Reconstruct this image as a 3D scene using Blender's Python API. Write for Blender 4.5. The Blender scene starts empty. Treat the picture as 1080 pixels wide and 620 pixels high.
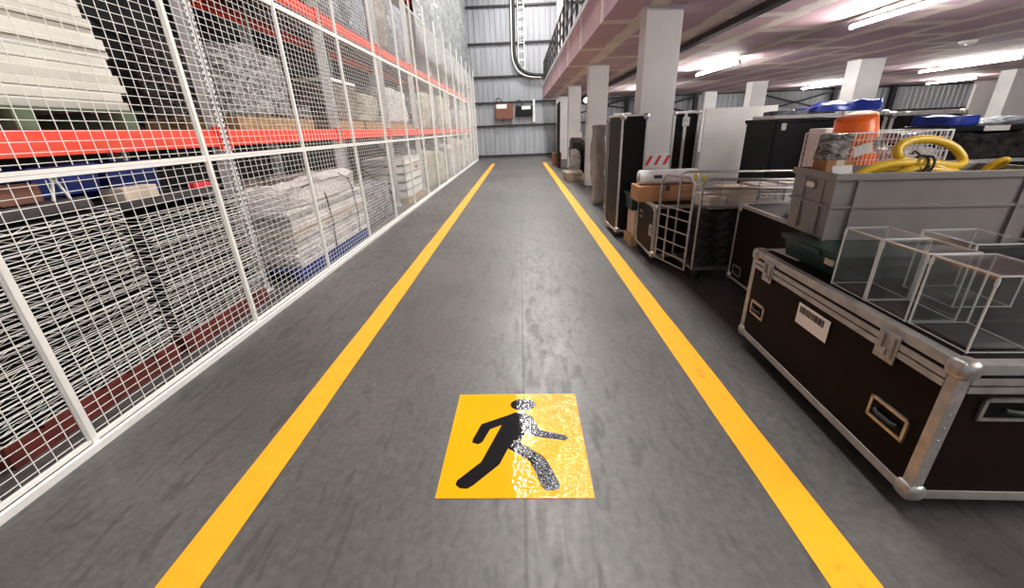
import bpy, bmesh, math, random
from mathutils import Vector, Matrix, noise

random.seed(7)
sc = bpy.context.scene
col = sc.collection
PI = math.pi

# ------------------------------------------------------------------ camera
F_PX, SLOPE, EYE = 425.0, -0.027, 1.6
a = Vector((8.0, -174.0, F_PX)).normalized()
t = Vector((1.0, SLOPE, 0.0)); t.z = -(t.x*a.x + t.y*a.y)/a.z; t.normalize()
u = t.cross(a)
if u.y > 0: u = -u
cam_d = bpy.data.cameras.new('camera'); cam = bpy.data.objects.new('camera', cam_d); col.objects.link(cam)
cam_d.sensor_fit = 'HORIZONTAL'; cam_d.sensor_width = 36.0; cam_d.lens = 36.0*F_PX/1080.0
cam_d.clip_start = 0.05; cam_d.clip_end = 200
right = Vector((t.x, a.x, u.x)); upv = -Vector((t.y, a.y, u.y)); back = -Vector((t.z, a.z, u.z))
m = Matrix((right, upv, back)).transposed().to_4x4(); m.translation = (0, 0, EYE)
cam.matrix_world = m
sc.camera = cam

# ------------------------------------------------------------------ light and exposure
sc.view_settings.view_transform = 'Standard'; sc.view_settings.look = 'None'
sc.view_settings.gamma = 1.0; sc.view_settings.use_curve_mapping = False
sc.view_settings.exposure = 0.0
sc.cycles.transparent_max_bounces = 40
w = bpy.data.worlds.new('hall_air'); sc.world = w; w.use_nodes = True
w.node_tree.nodes['Background'].inputs[0].default_value = (0.93, 0.96, 1.0, 1)
w.node_tree.nodes['Background'].inputs[1].default_value = 0.45
TUBE = 360.0

def area(name, loc, sx, sy, power, color=(1, .97, .93), rot=(0, 0, 0)):
    d = bpy.data.lights.new(name, 'AREA'); d.shape = 'RECTANGLE'; d.size = sx; d.size_y = sy
    d.energy = power; d.color = color
    o = bpy.data.objects.new(name, d); col.objects.link(o); o.location = loc; o.rotation_euler = rot
for yy, p in ((-1.0, 420), (4.6, 640), (10.6, 800), (16.5, 860), (22.5, 800)):
    area('high_bay_light', (0.8, yy, 9.6), 0.7, 1.9, p)

# ------------------------------------------------------------------ materials
def newmat(name):
    mt = bpy.data.materials.new(name); mt.use_nodes = True
    nt = mt.node_tree; return mt, nt, nt.nodes['Principled BSDF']
def N(nt, kind, **kw):
    n = nt.nodes.new(kind)
    for k, v in kw.items():
        if hasattr(n, k): setattr(n, k, v)
        else: n.inputs[k].default_value = v
    return n
def ramp(nt, fac, stops):
    r = nt.nodes.new('ShaderNodeValToRGB'); e = r.color_ramp.elements
    while len(e) < len(stops): e.new(0.5)
    for i, (p, c) in enumerate(stops):
        e[i].position = p; e[i].color = tuple(c)+(1,) if len(c) == 3 else c
    nt.links.new(fac, r.inputs[0]); return r.outputs[0]
def mat(name, c, rough=.5, metal=0.0, var=.12, scale=6.0, bump=0.0, bscale=None, coat=0.0, spec=None, stretch=None):
    mt, nt, b = newmat(name)
    tc = N(nt, 'ShaderNodeTexCoord'); vec = tc.outputs['Object']
    if stretch:
        mp = N(nt, 'ShaderNodeMapping'); mp.inputs['Scale'].default_value = stretch
        nt.links.new(vec, mp.inputs[0]); vec = mp.outputs[0]
    nz = N(nt, 'ShaderNodeTexNoise'); nz.inputs['Scale'].default_value = scale; nz.inputs['Detail'].default_value = 5
    nt.links.new(vec, nz.inputs[0])
    lo = [max(0, x*(1-var)) for x in c]; hi = [min(1, x*(1+var)) for x in c]
    nt.links.new(ramp(nt, nz.outputs[0], [(.3, lo), (.7, hi)]), b.inputs['Base Color'])
    b.inputs['Roughness'].default_value = rough; b.inputs['Metallic'].default_value = metal
    b.inputs['Coat Weight'].default_value = coat
    if spec is not None: b.inputs['Specular IOR Level'].default_value = spec
    if bump:
        n2 = N(nt, 'ShaderNodeTexNoise'); n2.inputs['Scale'].default_value = bscale or scale*2; n2.inputs['Detail'].default_value = 4
        nt.links.new(vec, n2.inputs[0])
        bp = N(nt, 'ShaderNodeBump'); bp.inputs['Strength'].default_value = bump; bp.inputs['Distance'].default_value = .00024
        nt.links.new(n2.outputs[0], bp.inputs['Height']); nt.links.new(bp.outputs[0], b.inputs['Normal'])
    return mt
M = {}
M['white_paint'] = mat('white_powder_coat', (.78, .77, .73), .4, var=.05)
M['wire'] = mat('white_wire', (.86, .85, .81), .4, var=.03)
M['orange'] = mat('orange_beam_paint', (.86, .055, .018), .35, var=.12, scale=3)
M['darkred'] = mat('dark_red_timber', (.13, .018, .014), .6, var=.3)
M['upright'] = mat('galvanised_rack_steel', (.74, .74, .73), .40, .1, var=.10)
M['black'] = mat('black_laminate', (.006, .005, .005), .5, var=.25, spec=.09)
M['brownblack'] = mat('dark_brown_laminate', (.009, .0045, .0038), .52, var=.25, spec=.08)
M['blackplastic'] = mat('black_plastic', (.008, .008, .009), .36, var=.2, spec=.2)
M['alu'] = mat('brushed_aluminium', (.46, .45, .435), .42, .6, var=.2, scale=14, bump=.05)
M['chrome'] = mat('zinc_steel', (.46, .45, .43), .36, .85, var=.2, scale=20)
M['darkmetal'] = mat('dark_steel', (.028, .028, .031), .5, .3, var=.2)
M['rubber'] = mat('black_rubber', (.02, .02, .02), .6, var=.2)
M['greybin'] = mat('grey_bin_plastic', (.215, .203, .198), .42, var=.10, scale=4, bump=.03)
M['green'] = mat('dark_green_plastic', (.008, .032, .026), .38, var=.2)
M['blue'] = mat('blue_plastic', (.012, .035, .22), .4, var=.3)
M['tarp_blue'] = mat('blue_tarpaulin', (.015, .05, .42), .35, var=.35, scale=9, bump=.5, bscale=14)
M['orangeplastic'] = mat('orange_bucket_plastic', (.95, .17, .015), .35, var=.08)
M['yellow_hose'] = mat('yellow_hose_rubber', (.82, .53, .03), .38, var=.12)
M['white_board'] = mat('white_board', (.78, .76, .73), .5, var=.05, scale=3)
M['cream_board'] = mat('cream_board', (.72, .69, .62), .55, var=.07, scale=4)
M['cream_board2'] = mat('ivory_board', (.62, .59, .53), .55, var=.07, scale=4)
M['kraft'] = mat('kraft_carton', (.36, .17, .07), .7, var=.25, scale=7)
M['cream_carton'] = mat('cream_carton', (.62, .52, .42), .7, var=.12, scale=6)
M['timber'] = mat('pallet_timber', (.42, .27, .13), .7, var=.35, scale=5, stretch=(8, 1, 8))
M['green_timber'] = mat('green_painted_timber', (.10, .14, .075), .6, var=.3)
M['paper'] = mat('white_paper', (.80, .78, .75), .6, var=.03)
M['ink'] = mat('printed_ink', (.03, .03, .035), .6, var=.1)
M['red_print'] = mat('red_print', (.72, .03, .05), .5, var=.1)
M['brown_box'] = mat('brown_enclosure', (.17, .065, .035), .5, var=.15)
M['steel_paint'] = mat('pale_grey_paint', (.72, .72, .715), .32, var=.07, scale=1.5, bump=.03)
M['yellow_tip'] = mat('yellow_cap_plastic', (.62, .55, .10), .4)
M['grey_roll'] = mat('white_film_roll', (.68, .66, .66), .45, var=.08, scale=5)
M['dark_infill'] = mat('black_card_infill', (.006, .006, .007), .8, var=.2, spec=.1)  # black colour standing for the shade between stacked wires
M['dark_cloth'] = mat('dark_grey_cloth', (.055, .05, .052), .8, var=.3, bump=.5, bscale=25)
M['grey_cloth'] = mat('grey_quilted_cover', (.30, .28, .26), .8, var=.2, bump=.4, bscale=15)
M['tan_cloth'] = mat('tan_cover', (.25, .21, .16), .8, var=.2, bump=.4)

def wrapmat(name, c1, c2, rough=.22, sc_=5.0):
    mt, nt, b = newmat(name)
    tc = N(nt, 'ShaderNodeTexCoord')
    mp = N(nt, 'ShaderNodeMapping'); mp.inputs['Scale'].default_value = (1, 1, 2.2)
    nt.links.new(tc.outputs['Object'], mp.inputs[0])
    nz = N(nt, 'ShaderNodeTexNoise'); nz.inputs['Scale'].default_value = sc_; nz.inputs['Detail'].default_value = 8; nz.inputs['Distortion'].default_value = 1.6
    nt.links.new(mp.outputs[0], nz.inputs[0])
    nt.links.new(ramp(nt, nz.outputs[0], [(.36, c1), (.62, c2)]), b.inputs['Base Color'])
    b.inputs['Roughness'].default_value = rough
    n2 = N(nt, 'ShaderNodeTexNoise'); n2.inputs['Scale'].default_value = sc_*2.3; n2.inputs['Detail'].default_value = 5; n2.inputs['Distortion'].default_value = 2.5
    nt.links.new(mp.outputs[0], n2.inputs[0])
    bp = N(nt, 'ShaderNodeBump'); bp.inputs['Strength'].default_value = .8; bp.inputs['Distance'].default_value = .08
    nt.links.new(n2.outputs[0], bp.inputs['Height']); nt.links.new(bp.outputs[0], b.inputs['Normal'])
    return mt
M['wrap_grey'] = wrapmat('grey_stretch_wrap', (.10, .105, .115), (.40, .41, .43))
M['wrap_blue'] = wrapmat('blue_grey_stretch_wrap', (.11, .13, .17), (.34, .38, .45))
M['wrap_sheet'] = wrapmat('grey_green_dust_sheet', (.16, .175, .18), (.36, .38, .385), .3, 1.6)
M['wrap_white'] = wrapmat('white_stretch_wrap', (.42, .40, .40), (.80, .77, .76), .25)
M['wrap_pink'] = wrapmat('pale_pink_stretch_wrap', (.66, .60, .59), (.84, .79, .78), .30, 3.0)
M['wrap_cream'] = wrapmat('cream_stretch_wrap', (.26, .23, .16), (.58, .55, .45), .3)
M['wrap_dark'] = wrapmat('dark_stretch_wrap', (.008, .008, .009), (.05, .047, .045), .2, 6)
M['wrap_brown'] = wrapmat('brown_stretch_wrap', (.07, .045, .03), (.26, .19, .14), .3)
M['wrap_silver'] = wrapmat('silver_foil_wrap', (.07, .065, .065), (.60, .58, .57), .15, 9)

def glassmat():
    mt, nt, b = newmat('clear_acrylic')
    out = nt.nodes['Material Output']
    tr = N(nt, 'ShaderNodeBsdfTransparent'); tr.inputs[0].default_value = (.94, .95, .95, 1)
    gl = N(nt, 'ShaderNodeBsdfGlossy'); gl.inputs['Roughness'].default_value = .04
    lw = N(nt, 'ShaderNodeLayerWeight'); lw.inputs[0].default_value = .5
    pw_ = N(nt, 'ShaderNodeMath'); pw_.operation = 'POWER'; pw_.inputs[1].default_value = 4; nt.links.new(lw.outputs['Facing'], pw_.inputs[0])
    nz = N(nt, 'ShaderNodeTexNoise'); nz.inputs['Scale'].default_value = 3
    ad = N(nt, 'ShaderNodeMath'); ad.operation = 'MULTIPLY_ADD'; ad.inputs[1].default_value = .11
    sc2 = N(nt, 'ShaderNodeMath'); sc2.operation = 'MULTIPLY'; sc2.inputs[1].default_value = .8; nt.links.new(pw_.outputs[0], sc2.inputs[0])
    nt.links.new(nz.outputs[0], ad.inputs[0]); nt.links.new(sc2.outputs[0], ad.inputs[2])
    mx = N(nt, 'ShaderNodeMixShader'); nt.links.new(ad.outputs[0], mx.inputs[0])
    nt.links.new(tr.outputs[0], mx.inputs[1]); nt.links.new(gl.outputs[0], mx.inputs[2])
    nt.links.new(mx.outputs[0], out.inputs['Surface'])
    return mt
M['acrylic'] = glassmat()
M['acrylic_edge'] = mat('polished_acrylic_edge', (.72, .72, .70), .2, var=.05)
def emit(name, c, s):
    mt, nt, b = newmat(name)
    nz = N(nt, 'ShaderNodeTexNoise'); nz.inputs['Scale'].default_value = 2
    b.inputs['Base Color'].default_value = (.9, .9, .9, 1)
    nt.links.new(ramp(nt, nz.outputs[0], [(0, [x*.97 for x in c]), (1, c)]), b.inputs['Emission Color'])
    b.inputs['Emission Strength'].default_value = s
    return mt
M['tube'] = emit('lit_fluorescent_tube', (1, .95, .90), TUBE)
M['bulb'] = emit('lit_lamp_glass', (1, .80, .58), 18)

def floormat():
    mt, nt, b = newmat('worn_concrete')
    L = nt.links.new
    tc = N(nt, 'ShaderNodeTexCoord'); v = tc.outputs['Object']
    big = N(nt, 'ShaderNodeTexNoise'); big.inputs['Scale'].default_value = .55; big.inputs['Detail'].default_value = 9; big.inputs['Roughness'].default_value = .65; L(v, big.inputs[0])
    fine = N(nt, 'ShaderNodeTexNoise'); fine.inputs['Scale'].default_value = 26; fine.inputs['Detail'].default_value = 6; L(v, fine.inputs[0])
    mp = N(nt, 'ShaderNodeMapping'); mp.inputs['Scale'].default_value = (3.2, .8, 1); mp.inputs['Rotation'].default_value = (0, 0, .5); L(v, mp.inputs[0])
    scr = N(nt, 'ShaderNodeTexNoise'); scr.inputs['Scale'].default_value = 4; scr.inputs['Detail'].default_value = 10; scr.inputs['Distortion'].default_value = 1.2; L(mp.outputs[0], scr.inputs[0])
    base = ramp(nt, big.outputs[0], [(.30, (.050, .048, .046)), (.55, (.084, .080, .077)), (.75, (.118, .112, .107))])
    f2 = ramp(nt, fine.outputs[0], [(.25, (.72, .72, .72)), (.75, (1.2, 1.2, 1.2))])
    s2 = ramp(nt, scr.outputs[0], [(.33, (.66, .66, .67)), (.46, (1, 1, 1)), (.66, (1, 1, 1)), (.74, (1.18, 1.17, 1.15))])
    def mul(x, y):
        n = N(nt, 'ShaderNodeMix'); n.data_type = 'RGBA'; n.blend_type = 'MULTIPLY'; n.inputs[0].default_value = 1
        L(x, n.inputs[6]); L(y, n.inputs[7]); return n.outputs[2]
    c = mul(mul(base, f2), s2)
    # saw-cut slab joints every 5.5 m along the aisle and one lengthwise
    sp = N(nt, 'ShaderNodeSeparateXYZ'); L(v, sp.inputs[0])
    def joint(out, period, off, half):
        ad = N(nt, 'ShaderNodeMath'); ad.operation = 'ADD'; ad.inputs[1].default_value = off; L(out, ad.inputs[0])
        pp = N(nt, 'ShaderNodeMath'); pp.operation = 'PINGPONG'; pp.inputs[1].default_value = period/2; L(ad.outputs[0], pp.inputs[0])
        gt = N(nt, 'ShaderNodeMath'); gt.operation = 'GREATER_THAN'; gt.inputs[1].default_value = half; L(pp.outputs[0], gt.inputs[0]); return gt.outputs[0]
    jm = N(nt, 'ShaderNodeMath'); jm.operation = 'MULTIPLY'; L(joint(sp.outputs[1], 5.5, 0, .011), jm.inputs[0]); L(joint(sp.outputs[0], 6.0, 0.02, .008), jm.inputs[1])
    jr = ramp(nt, jm.outputs[0], [(0, (.45, .45, .45)), (1, (1, 1, 1))])
    L(mul(c, jr), b.inputs['Base Color'])
    rr = ramp(nt, scr.outputs[0], [(.3, (.52,)*3), (.7, (.34,)*3)]); L(rr, b.inputs['Roughness'])
    bp = N(nt, 'ShaderNodeBump'); bp.inputs['Strength'].default_value = .12; bp.inputs['Distance'].default_value = .01
    L(fine.outputs[0], bp.inputs['Height']); L(bp.outputs[0], b.inputs['Normal'])
    return mt
M['floor'] = floormat()

def ceilmat():
    mt, nt, b = newmat('pink_plasterboard_taped')
    L = nt.links.new
    tc = N(nt, 'ShaderNodeTexCoord')
    nz = N(nt, 'ShaderNodeTexNoise'); nz.inputs['Scale'].default_value = 2.2; nz.inputs['Detail'].default_value = 4; L(tc.outputs['Object'], nz.inputs[0])
    mpc = N(nt, 'ShaderNodeMapping'); mpc.inputs['Rotation'].default_value = (0, 0, PI/2); mpc.inputs['Location'].default_value = (.3, .45, 0); L(tc.outputs['Object'], mpc.inputs[0])
    sb = N(nt, 'ShaderNodeVectorMath'); sb.operation = 'SUBTRACT'; sb.inputs[1].default_value = (.5, .5, .5); L(nz.outputs['Color'], sb.inputs[0])
    sl = N(nt, 'ShaderNodeVectorMath'); sl.operation = 'SCALE'; sl.inputs['Scale'].default_value = .22; L(sb.outputs[0], sl.inputs[0])
    ad = N(nt, 'ShaderNodeVectorMath'); ad.operation = 'ADD'; L(mpc.outputs[0], ad.inputs[0]); L(sl.outputs[0], ad.inputs[1])
    br = N(nt, 'ShaderNodeTexBrick'); br.offset = .5
    br.inputs['Color1'].default_value = (.64, .45, .49, 1); br.inputs['Color2'].default_value = (.57, .41, .49, 1)
    br.inputs['Mortar'].default_value = (.84, .75, .68, 1); br.inputs['Scale'].default_value = 1
    br.inputs['Mortar Size'].default_value = .15; br.inputs['Mortar Smooth'].default_value = .2
    br.inputs['Brick Width'].default_value = 2.4; br.inputs['Row Height'].default_value = 1.2
    L(ad.outputs[0], br.inputs[0])
    n2 = N(nt, 'ShaderNodeTexNoise'); n2.inputs['Scale'].default_value = 1.1; n2.inputs['Detail'].default_value = 6; L(tc.outputs['Object'], n2.inputs[0])
    mul = N(nt, 'ShaderNodeMix'); mul.data_type = 'RGBA'; mul.blend_type = 'MULTIPLY'; mul.inputs[0].default_value = 1
    L(br.outputs[0], mul.inputs[6]); L(ramp(nt, n2.outputs[0], [(.3, (.82, .82, .84)), (.7, (1.12, 1.1, 1.08))]), mul.inputs[7])
    L(mul.outputs[2], b.inputs['Base Color']); b.inputs['Roughness'].default_value = .75; b.inputs['Specular IOR Level'].default_value = .2
    return mt
M['ceiling'] = ceilmat()
M['cladding'] = mat('grey_steel_cladding', (.33, .345, .37), .45, .1, var=.14, scale=1.2, stretch=(3, 1, .35))
M['dark_wall'] = mat('dark_cladding', (.010, .010, .011), .7, var=.2)
M['partition'] = mat('white_partition', (.72, .68, .66), .6, var=.04)

def vinyl(name, c):
    mt, nt, b = newmat(name); L = nt.links.new
    tc = N(nt, 'ShaderNodeTexCoord')
    nz = N(nt, 'ShaderNodeTexNoise'); nz.inputs['Scale'].default_value = 48; nz.inputs['Detail'].default_value = 2; nz.inputs['Distortion'].default_value = .6; L(tc.outputs['Object'], nz.inputs[0])
    n2 = N(nt, 'ShaderNodeTexNoise'); n2.inputs['Scale'].default_value = 3; L(tc.outputs['Object'], n2.inputs[0])
    sp = N(nt, 'ShaderNodeSeparateXYZ'); L(tc.outputs['Object'], sp.inputs[0])
    # the film has bubbled and wrinkled on its right half
    mr = N(nt, 'ShaderNodeMapRange'); mr.inputs[1].default_value = .08; mr.inputs[2].default_value = .30; mr.inputs[3].default_value = .0; mr.inputs[4].default_value = .22
    wv = N(nt, 'ShaderNodeMath'); wv.operation = 'MULTIPLY_ADD'; wv.inputs[1].default_value = .28; L(n2.outputs[0], wv.inputs[0]); L(sp.outputs[0], wv.inputs[2])
    L(wv.outputs[0], mr.inputs[0])
    bp = N(nt, 'ShaderNodeBump'); bp.inputs['Distance'].default_value = .05
    L(mr.outputs[0], bp.inputs['Strength']); L(nz.outputs[0], bp.inputs['Height']); L(bp.outputs[0], b.inputs['Normal'])
    lo = [x*.93 for x in c]
    L(ramp(nt, n2.outputs[0], [(.3, lo), (.7, c)]), b.inputs['Base Color'])
    b.inputs['Roughness'].default_value = .06
    return mt
M['sign_yellow'] = vinyl('yellow_floor_vinyl', (.88, .37, .006))
M['sign_black'] = vinyl('black_floor_vinyl', (.008, .008, .009))
def linemat():
    mt, nt, b = newmat('yellow_line_paint'); L = nt.links.new
    tc = N(nt, 'ShaderNodeTexCoord')
    nz = N(nt, 'ShaderNodeTexNoise'); nz.inputs['Scale'].default_value = 7; nz.inputs['Detail'].default_value = 8; nz.inputs['Roughness'].default_value = .7; L(tc.outputs['Object'], nz.inputs[0])
    L(ramp(nt, nz.outputs[0], [(.28, (.42, .18, .008)), (.40, (.83, .335, .006)), (.7, (.88, .365, .008))]), b.inputs['Base Color'])
    b.inputs['Roughness'].default_value = .4
    return mt
M['line'] = linemat()

# ------------------------------------------------------------------ mesh builder
class MB:
    def __init__(s): s.v = []; s.f = []; s.mi = []; s.sm = []
    def add(s, verts, faces, mi=0, smooth=False):
        n = len(s.v); s.v += [tuple(x) for x in verts]
        for f in faces: s.f.append([n+i for i in f]); s.mi.append(mi); s.sm.append(smooth)
        return s
    def box(s, x0, y0, z0, x1, y1, z1, mi=0, c=0.0):
        if c <= 0:
            v = [(x0,y0,z0),(x1,y0,z0),(x1,y1,z0),(x0,y1,z0),(x0,y0,z1),(x1,y0,z1),(x1,y1,z1),(x0,y1,z1)]
            return s.add(v, [(3,2,1,0),(4,5,6,7),(0,1,5,4),(1,2,6,5),(2,3,7,6),(3,0,4,7)], mi)
        # chamfered box
        bm = bmesh.new(); bmesh.ops.create_cube(bm, size=1)
        for q in bm.verts: q.co = Vector(((x0+x1)/2+q.co.x*(x1-x0), (y0+y1)/2+q.co.y*(y1-y0), (z0+z1)/2+q.co.z*(z1-z0)))
        bmesh.ops.bevel(bm, geom=bm.edges[:], offset=c, segments=2, profile=.6, affect='EDGES')
        return s.bm(bm, mi)
    def bm(s, bm, mi=0, smooth=False):
        bm.verts.ensure_lookup_table(); bm.verts.index_update()
        s.add([q.co[:] for q in bm.verts], [[q.index for q in f.verts] for f in bm.faces], mi, smooth); bm.free(); return s
    def bar(s, p, q, wd, ht=None, mi=0, caps=True, up=(0, 0, 1)):
        p = Vector(p); q = Vector(q); d = (q-p).normalized(); upv = Vector(up)
        if abs(d.dot(upv)) > .98: upv = Vector((1, 0, 0))
        r = d.cross(upv).normalized()*wd/2; h = r.cross(d).normalized()*(ht or wd)/2
        v = [p-r-h, p+r-h, p+r+h, p-r+h, q-r-h, q+r-h, q+r+h, q-r+h]
        f = [(0,1,5,4),(1,2,6,5),(2,3,7,6),(3,0,4,7)]
        if caps: f += [(3,2,1,0),(4,5,6,7)]
        return s.add(v, f, mi)
    def tube(s, pts, r, n=8, mi=0, closed=False, rr=None):
        pts = [Vector(p) for p in pts]; k = len(pts); rings = []
        prev = None
        for i in range(k):
            if closed: d = pts[(i+1) % k]-pts[i-1]
            else: d = pts[min(i+1, k-1)]-pts[max(i-1, 0)]
            d.normalize()
            if prev is None: prev = d.orthogonal().normalized()
            e1 = (prev-d*prev.dot(d)).normalized(); prev = e1; e2 = d.cross(e1)
            ri = rr[i] if rr else r
            rings.append([pts[i]+(e1*math.cos(2*PI*j/n)+e2*math.sin(2*PI*j/n))*ri for j in range(n)])
        v = [p for ring in rings for p in ring]; f = []
        for i in range(k if closed else k-1):
            i2 = (i+1) % k
            for j in range(n): f.append((i*n+j, i*n+(j+1) % n, i2*n+(j+1) % n, i2*n+j))
        s.add(v, f, mi, True)
        if not closed: s.add(rings[0], [list(range(n))[::-1]], mi); s.add(rings[-1], [list(range(n))], mi)
        return s
    def lathe(s, prof, n=24, c=(0, 0, 0), mi=0, axis='z', sx=1.0):
        v = []
        for (r, z) in prof:
            for j in range(n):
                x, y = r*math.cos(2*PI*j/n)*sx, r*math.sin(2*PI*j/n)
                p = (x, y, z) if axis == 'z' else ((z, x, y) if axis == 'x' else (x, z, y))
                v.append((p[0]+c[0], p[1]+c[1], p[2]+c[2]))
        f = []
        for i in range(len(prof)-1):
            for j in range(n): f.append((i*n+j, i*n+(j+1) % n, (i+1)*n+(j+1) % n, (i+1)*n+j))
        return s.add(v, f, mi, True)
    def prism(s, poly, z0, z1, mi=0):
        n = len(poly)
        v = [(x, y, z0) for x, y in poly]+[(x, y, z1) for x, y in poly]
        f = [list(range(n))[::-1], [n+i for i in range(n)]]+[(i, (i+1) % n, n+(i+1) % n, n+i) for i in range(n)]
        return s.add(v, f, mi)
    def mesh(s, name, mats):
        me = bpy.data.meshes.new(name); me.from_pydata(s.v, [], s.f)
        for q in (mats if isinstance(mats, (list, tuple)) else [mats]): me.materials.append(M[q] if isinstance(q, str) else q)
        me.polygons.foreach_set('material_index', s.mi); me.polygons.foreach_set('use_smooth', s.sm)
        me.update(); return me
    def build(s, name, mats, parent=None, loc=None, rz=0.0, label=None):
        return link(name, s.mesh(name, mats), parent, loc, rz, label)
def link(name, me, parent=None, loc=None, rz=0.0, label=None):
    o = bpy.data.objects.new(name, me); col.objects.link(o)
    if parent is not None: o.parent = parent
    if loc is not None: o.location = loc
    if rz: o.rotation_euler = (0, 0, rz)
    if label: o['label'] = label
    return o
def tag(o, label, cat, group=None):
    o['label'] = label; o['category'] = cat
    if group: o['group'] = group
    return o
def thing(name, label, cat, loc=(0, 0, 0), rz=0.0, group=None):
    o = bpy.data.objects.new(name, None); col.objects.link(o); o.empty_display_size = .1
    o.location = loc; o.rotation_euler = (0, 0, rz)
    return tag(o, label, cat, group)
def struct(name, mb, mats):
    o = mb.build(name, mats); o['kind'] = 'structure'; return o
def dup(o, loc=None, label=None, rz=None):
    r = o.copy(); col.objects.link(r)
    if loc is not None: r.location = loc
    if rz is not None: r.rotation_euler = (0, 0, rz)
    if label: r['label'] = label
    for ch in list(o.children):
        c = ch.copy(); col.objects.link(c); c.parent = r
        for g in list(ch.children):
            d = g.copy(); col.objects.link(d); d.parent = c
    return r
ORD = ['first', 'second', 'third', 'fourth', 'fifth', 'sixth', 'seventh', 'eighth', 'ninth', 'tenth', 'eleventh', 'twelfth',
       'thirteenth', 'fourteenth', 'fifteenth', 'sixteenth', 'seventeenth', 'eighteenth', 'nineteenth', 'twentieth']

# ================================================================== SETTING
YB = 26.5
struct('floor', MB().box(-6, -3, -.12, 27, YB+.3, 0), 'floor')
# corrugated back wall
mb = MB(); x = -5.0; prof = []
while x < 26.2:
    prof += [(x, 0), (x+.17, 0), (x+.20, -.035), (x+.27, -.035)]; x += .30
v = []; f = []
for i, (px, py) in enumerate(prof):
    v += [(px, YB+py, 0), (px, YB+py, 11)]
    if i: f.append((2*i-2, 2*i, 2*i+1, 2*i-1))
mb.add(v, f)
mb.box(-5.0, YB+.01, 0, 26.4, YB+.15, 11)
struct('wall_back', mb, 'cladding')
mb = MB(); mb.box(-5.0, -3, 0, -4.85, YB, 11); struct('wall_left', mb, 'dark_wall')
mb = MB(); mb.box(26.2, -3, 0, 26.4, YB, 11)
struct('wall_right', mb, 'partition')
for i, z in enumerate((.12, 1.82, 3.09, 4.45, 6.12, 7.88, 9.6)):
    mb = MB()
    mb.box(-4.85, YB-.14, z-.04, 26.2, YB-.035, z+.04); mb.box(-4.85, YB-.16, z-.04, 26.2, YB-.14, z+.045)
    struct('trim_%d' % (i+1), mb, 'darkmetal')
mb = MB(); mb.box(1.5, -3.15, 0, 26.4, -3, 1.0); struct('wall_front', mb, 'partition')  # unseen low wall, added to keep outside light off the floor
# wall frame columns and bracing behind the mezzanine
nt_ = 8
def wall_column(x, wd, mt):
    global nt_
    mb = MB(); mb.box(x-wd/2, YB-.42, 0, x+wd/2, YB-.40, 11); mb.box(x-wd/2, YB-.20, 0, x+wd/2, YB-.18, 11); mb.box(x-.01, YB-.40, 0, x+.01, YB-.20, 11)
    struct('trim_%d' % nt_, mb, mt); nt_ += 1
wall_column(2.36, .33, 'white_paint')
for x in (6.3, 10.3, 13.6, 18.2, 21.5): wall_column(x, .24, 'darkmetal')
for (p, q) in (((6.3, 3.0), (10.3, 2.05)), ((6.3, 2.05), (10.3, 3.0)), ((13.6, 3.0), (18.2, 1.9)), ((13.6, 1.9), (18.2, 3.0)), ((2.6, 3.0), (6.3, 2.5)), ((2.6, 2.1), (6.3, 3.0))):
    mb = MB(); mb.bar((p[0], YB-.5, p[1]), (q[0], YB-.5, q[1]), .09, .09); struct('trim_%d' % nt_, mb, 'darkmetal'); nt_ += 1
mb = MB(); mb.box(-5, -3, 11, 26.4, YB+.3, 11.15); struct('ceiling_hall', mb, 'cladding')  # unseen roof, added so sky light enters only behind the camera
# mezzanine slab with plasterboard soffit and fascia
ZS = 3.10
mb = MB(); mb.box(1.33, -1.5, ZS, 26.2, 25.3, 3.78)
struct('ceiling', mb, 'ceiling')
mb = MB(); mb.box(1.30, -1.5, 3.70, 1.42, 25.3, 3.80); struct('trim_%d' % nt_, mb, 'steel_paint'); nt_ += 1
# dark channel under the soffit
mb = MB(); mb.box(3.42, 2.0, ZS-.09, 3.56, 25.2, ZS-.002); mb.box(3.40, 2.0, ZS-.012, 3.60, 25.2, ZS-.001)
struct('trim_%d' % nt_, mb, 'darkmetal'); nt_ += 1
mb = MB(); mb.box(19.9, 20, 0, 26.15, 20.12, 2.78); mb.box(19.9, 19.98, 2.70, 26.15, 20.14, 2.80)
struct('wall_partition', mb, 'partition')

# ================================================================== FLOOR MARKINGS
def strip(x0, x1, y0, y1, h=.0025):
    mb = MB(); n = 60; v = []; f = []
    for i in range(n+1):
        y = y0+(y1-y0)*i/n
        v += [(x0+noise.noise((y*1.7, x0, 0))*.006, y, h), (x1+noise.noise((y*1.9, x1, 3))*.006, y, h)]
        if i: f.append((2*i-2, 2*i-1, 2*i+1, 2*i))
    return mb.add(v, f)
tag(strip(-1.465, -1.285, .2, 21.6).build('floor_line', 'line'), 'yellow painted walkway line on the floor, the one nearer the wire mesh fence', 'floor marking')
tag(strip(1.10, 1.285, .2, 21.2).build('floor_line', 'line'), 'yellow painted walkway line on the floor, the one nearer the black cases', 'floor marking')
SX, SY = -.066, 1.78
sg = thing('floor_sign', 'yellow square walkway sticker with a black walking person on the aisle floor', 'sign', (SX, SY, 0), -.004)
def rel(p): return [(x-SX, y-SY) for x, y in p]
MB().prism(rel([(-.4377, 2.1880), (.3107, 2.1780), (.3048, 1.3800), (-.4442, 1.3860)]), .0006, .003).build('sticker_panel', 'sign_yellow', sg)
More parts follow.
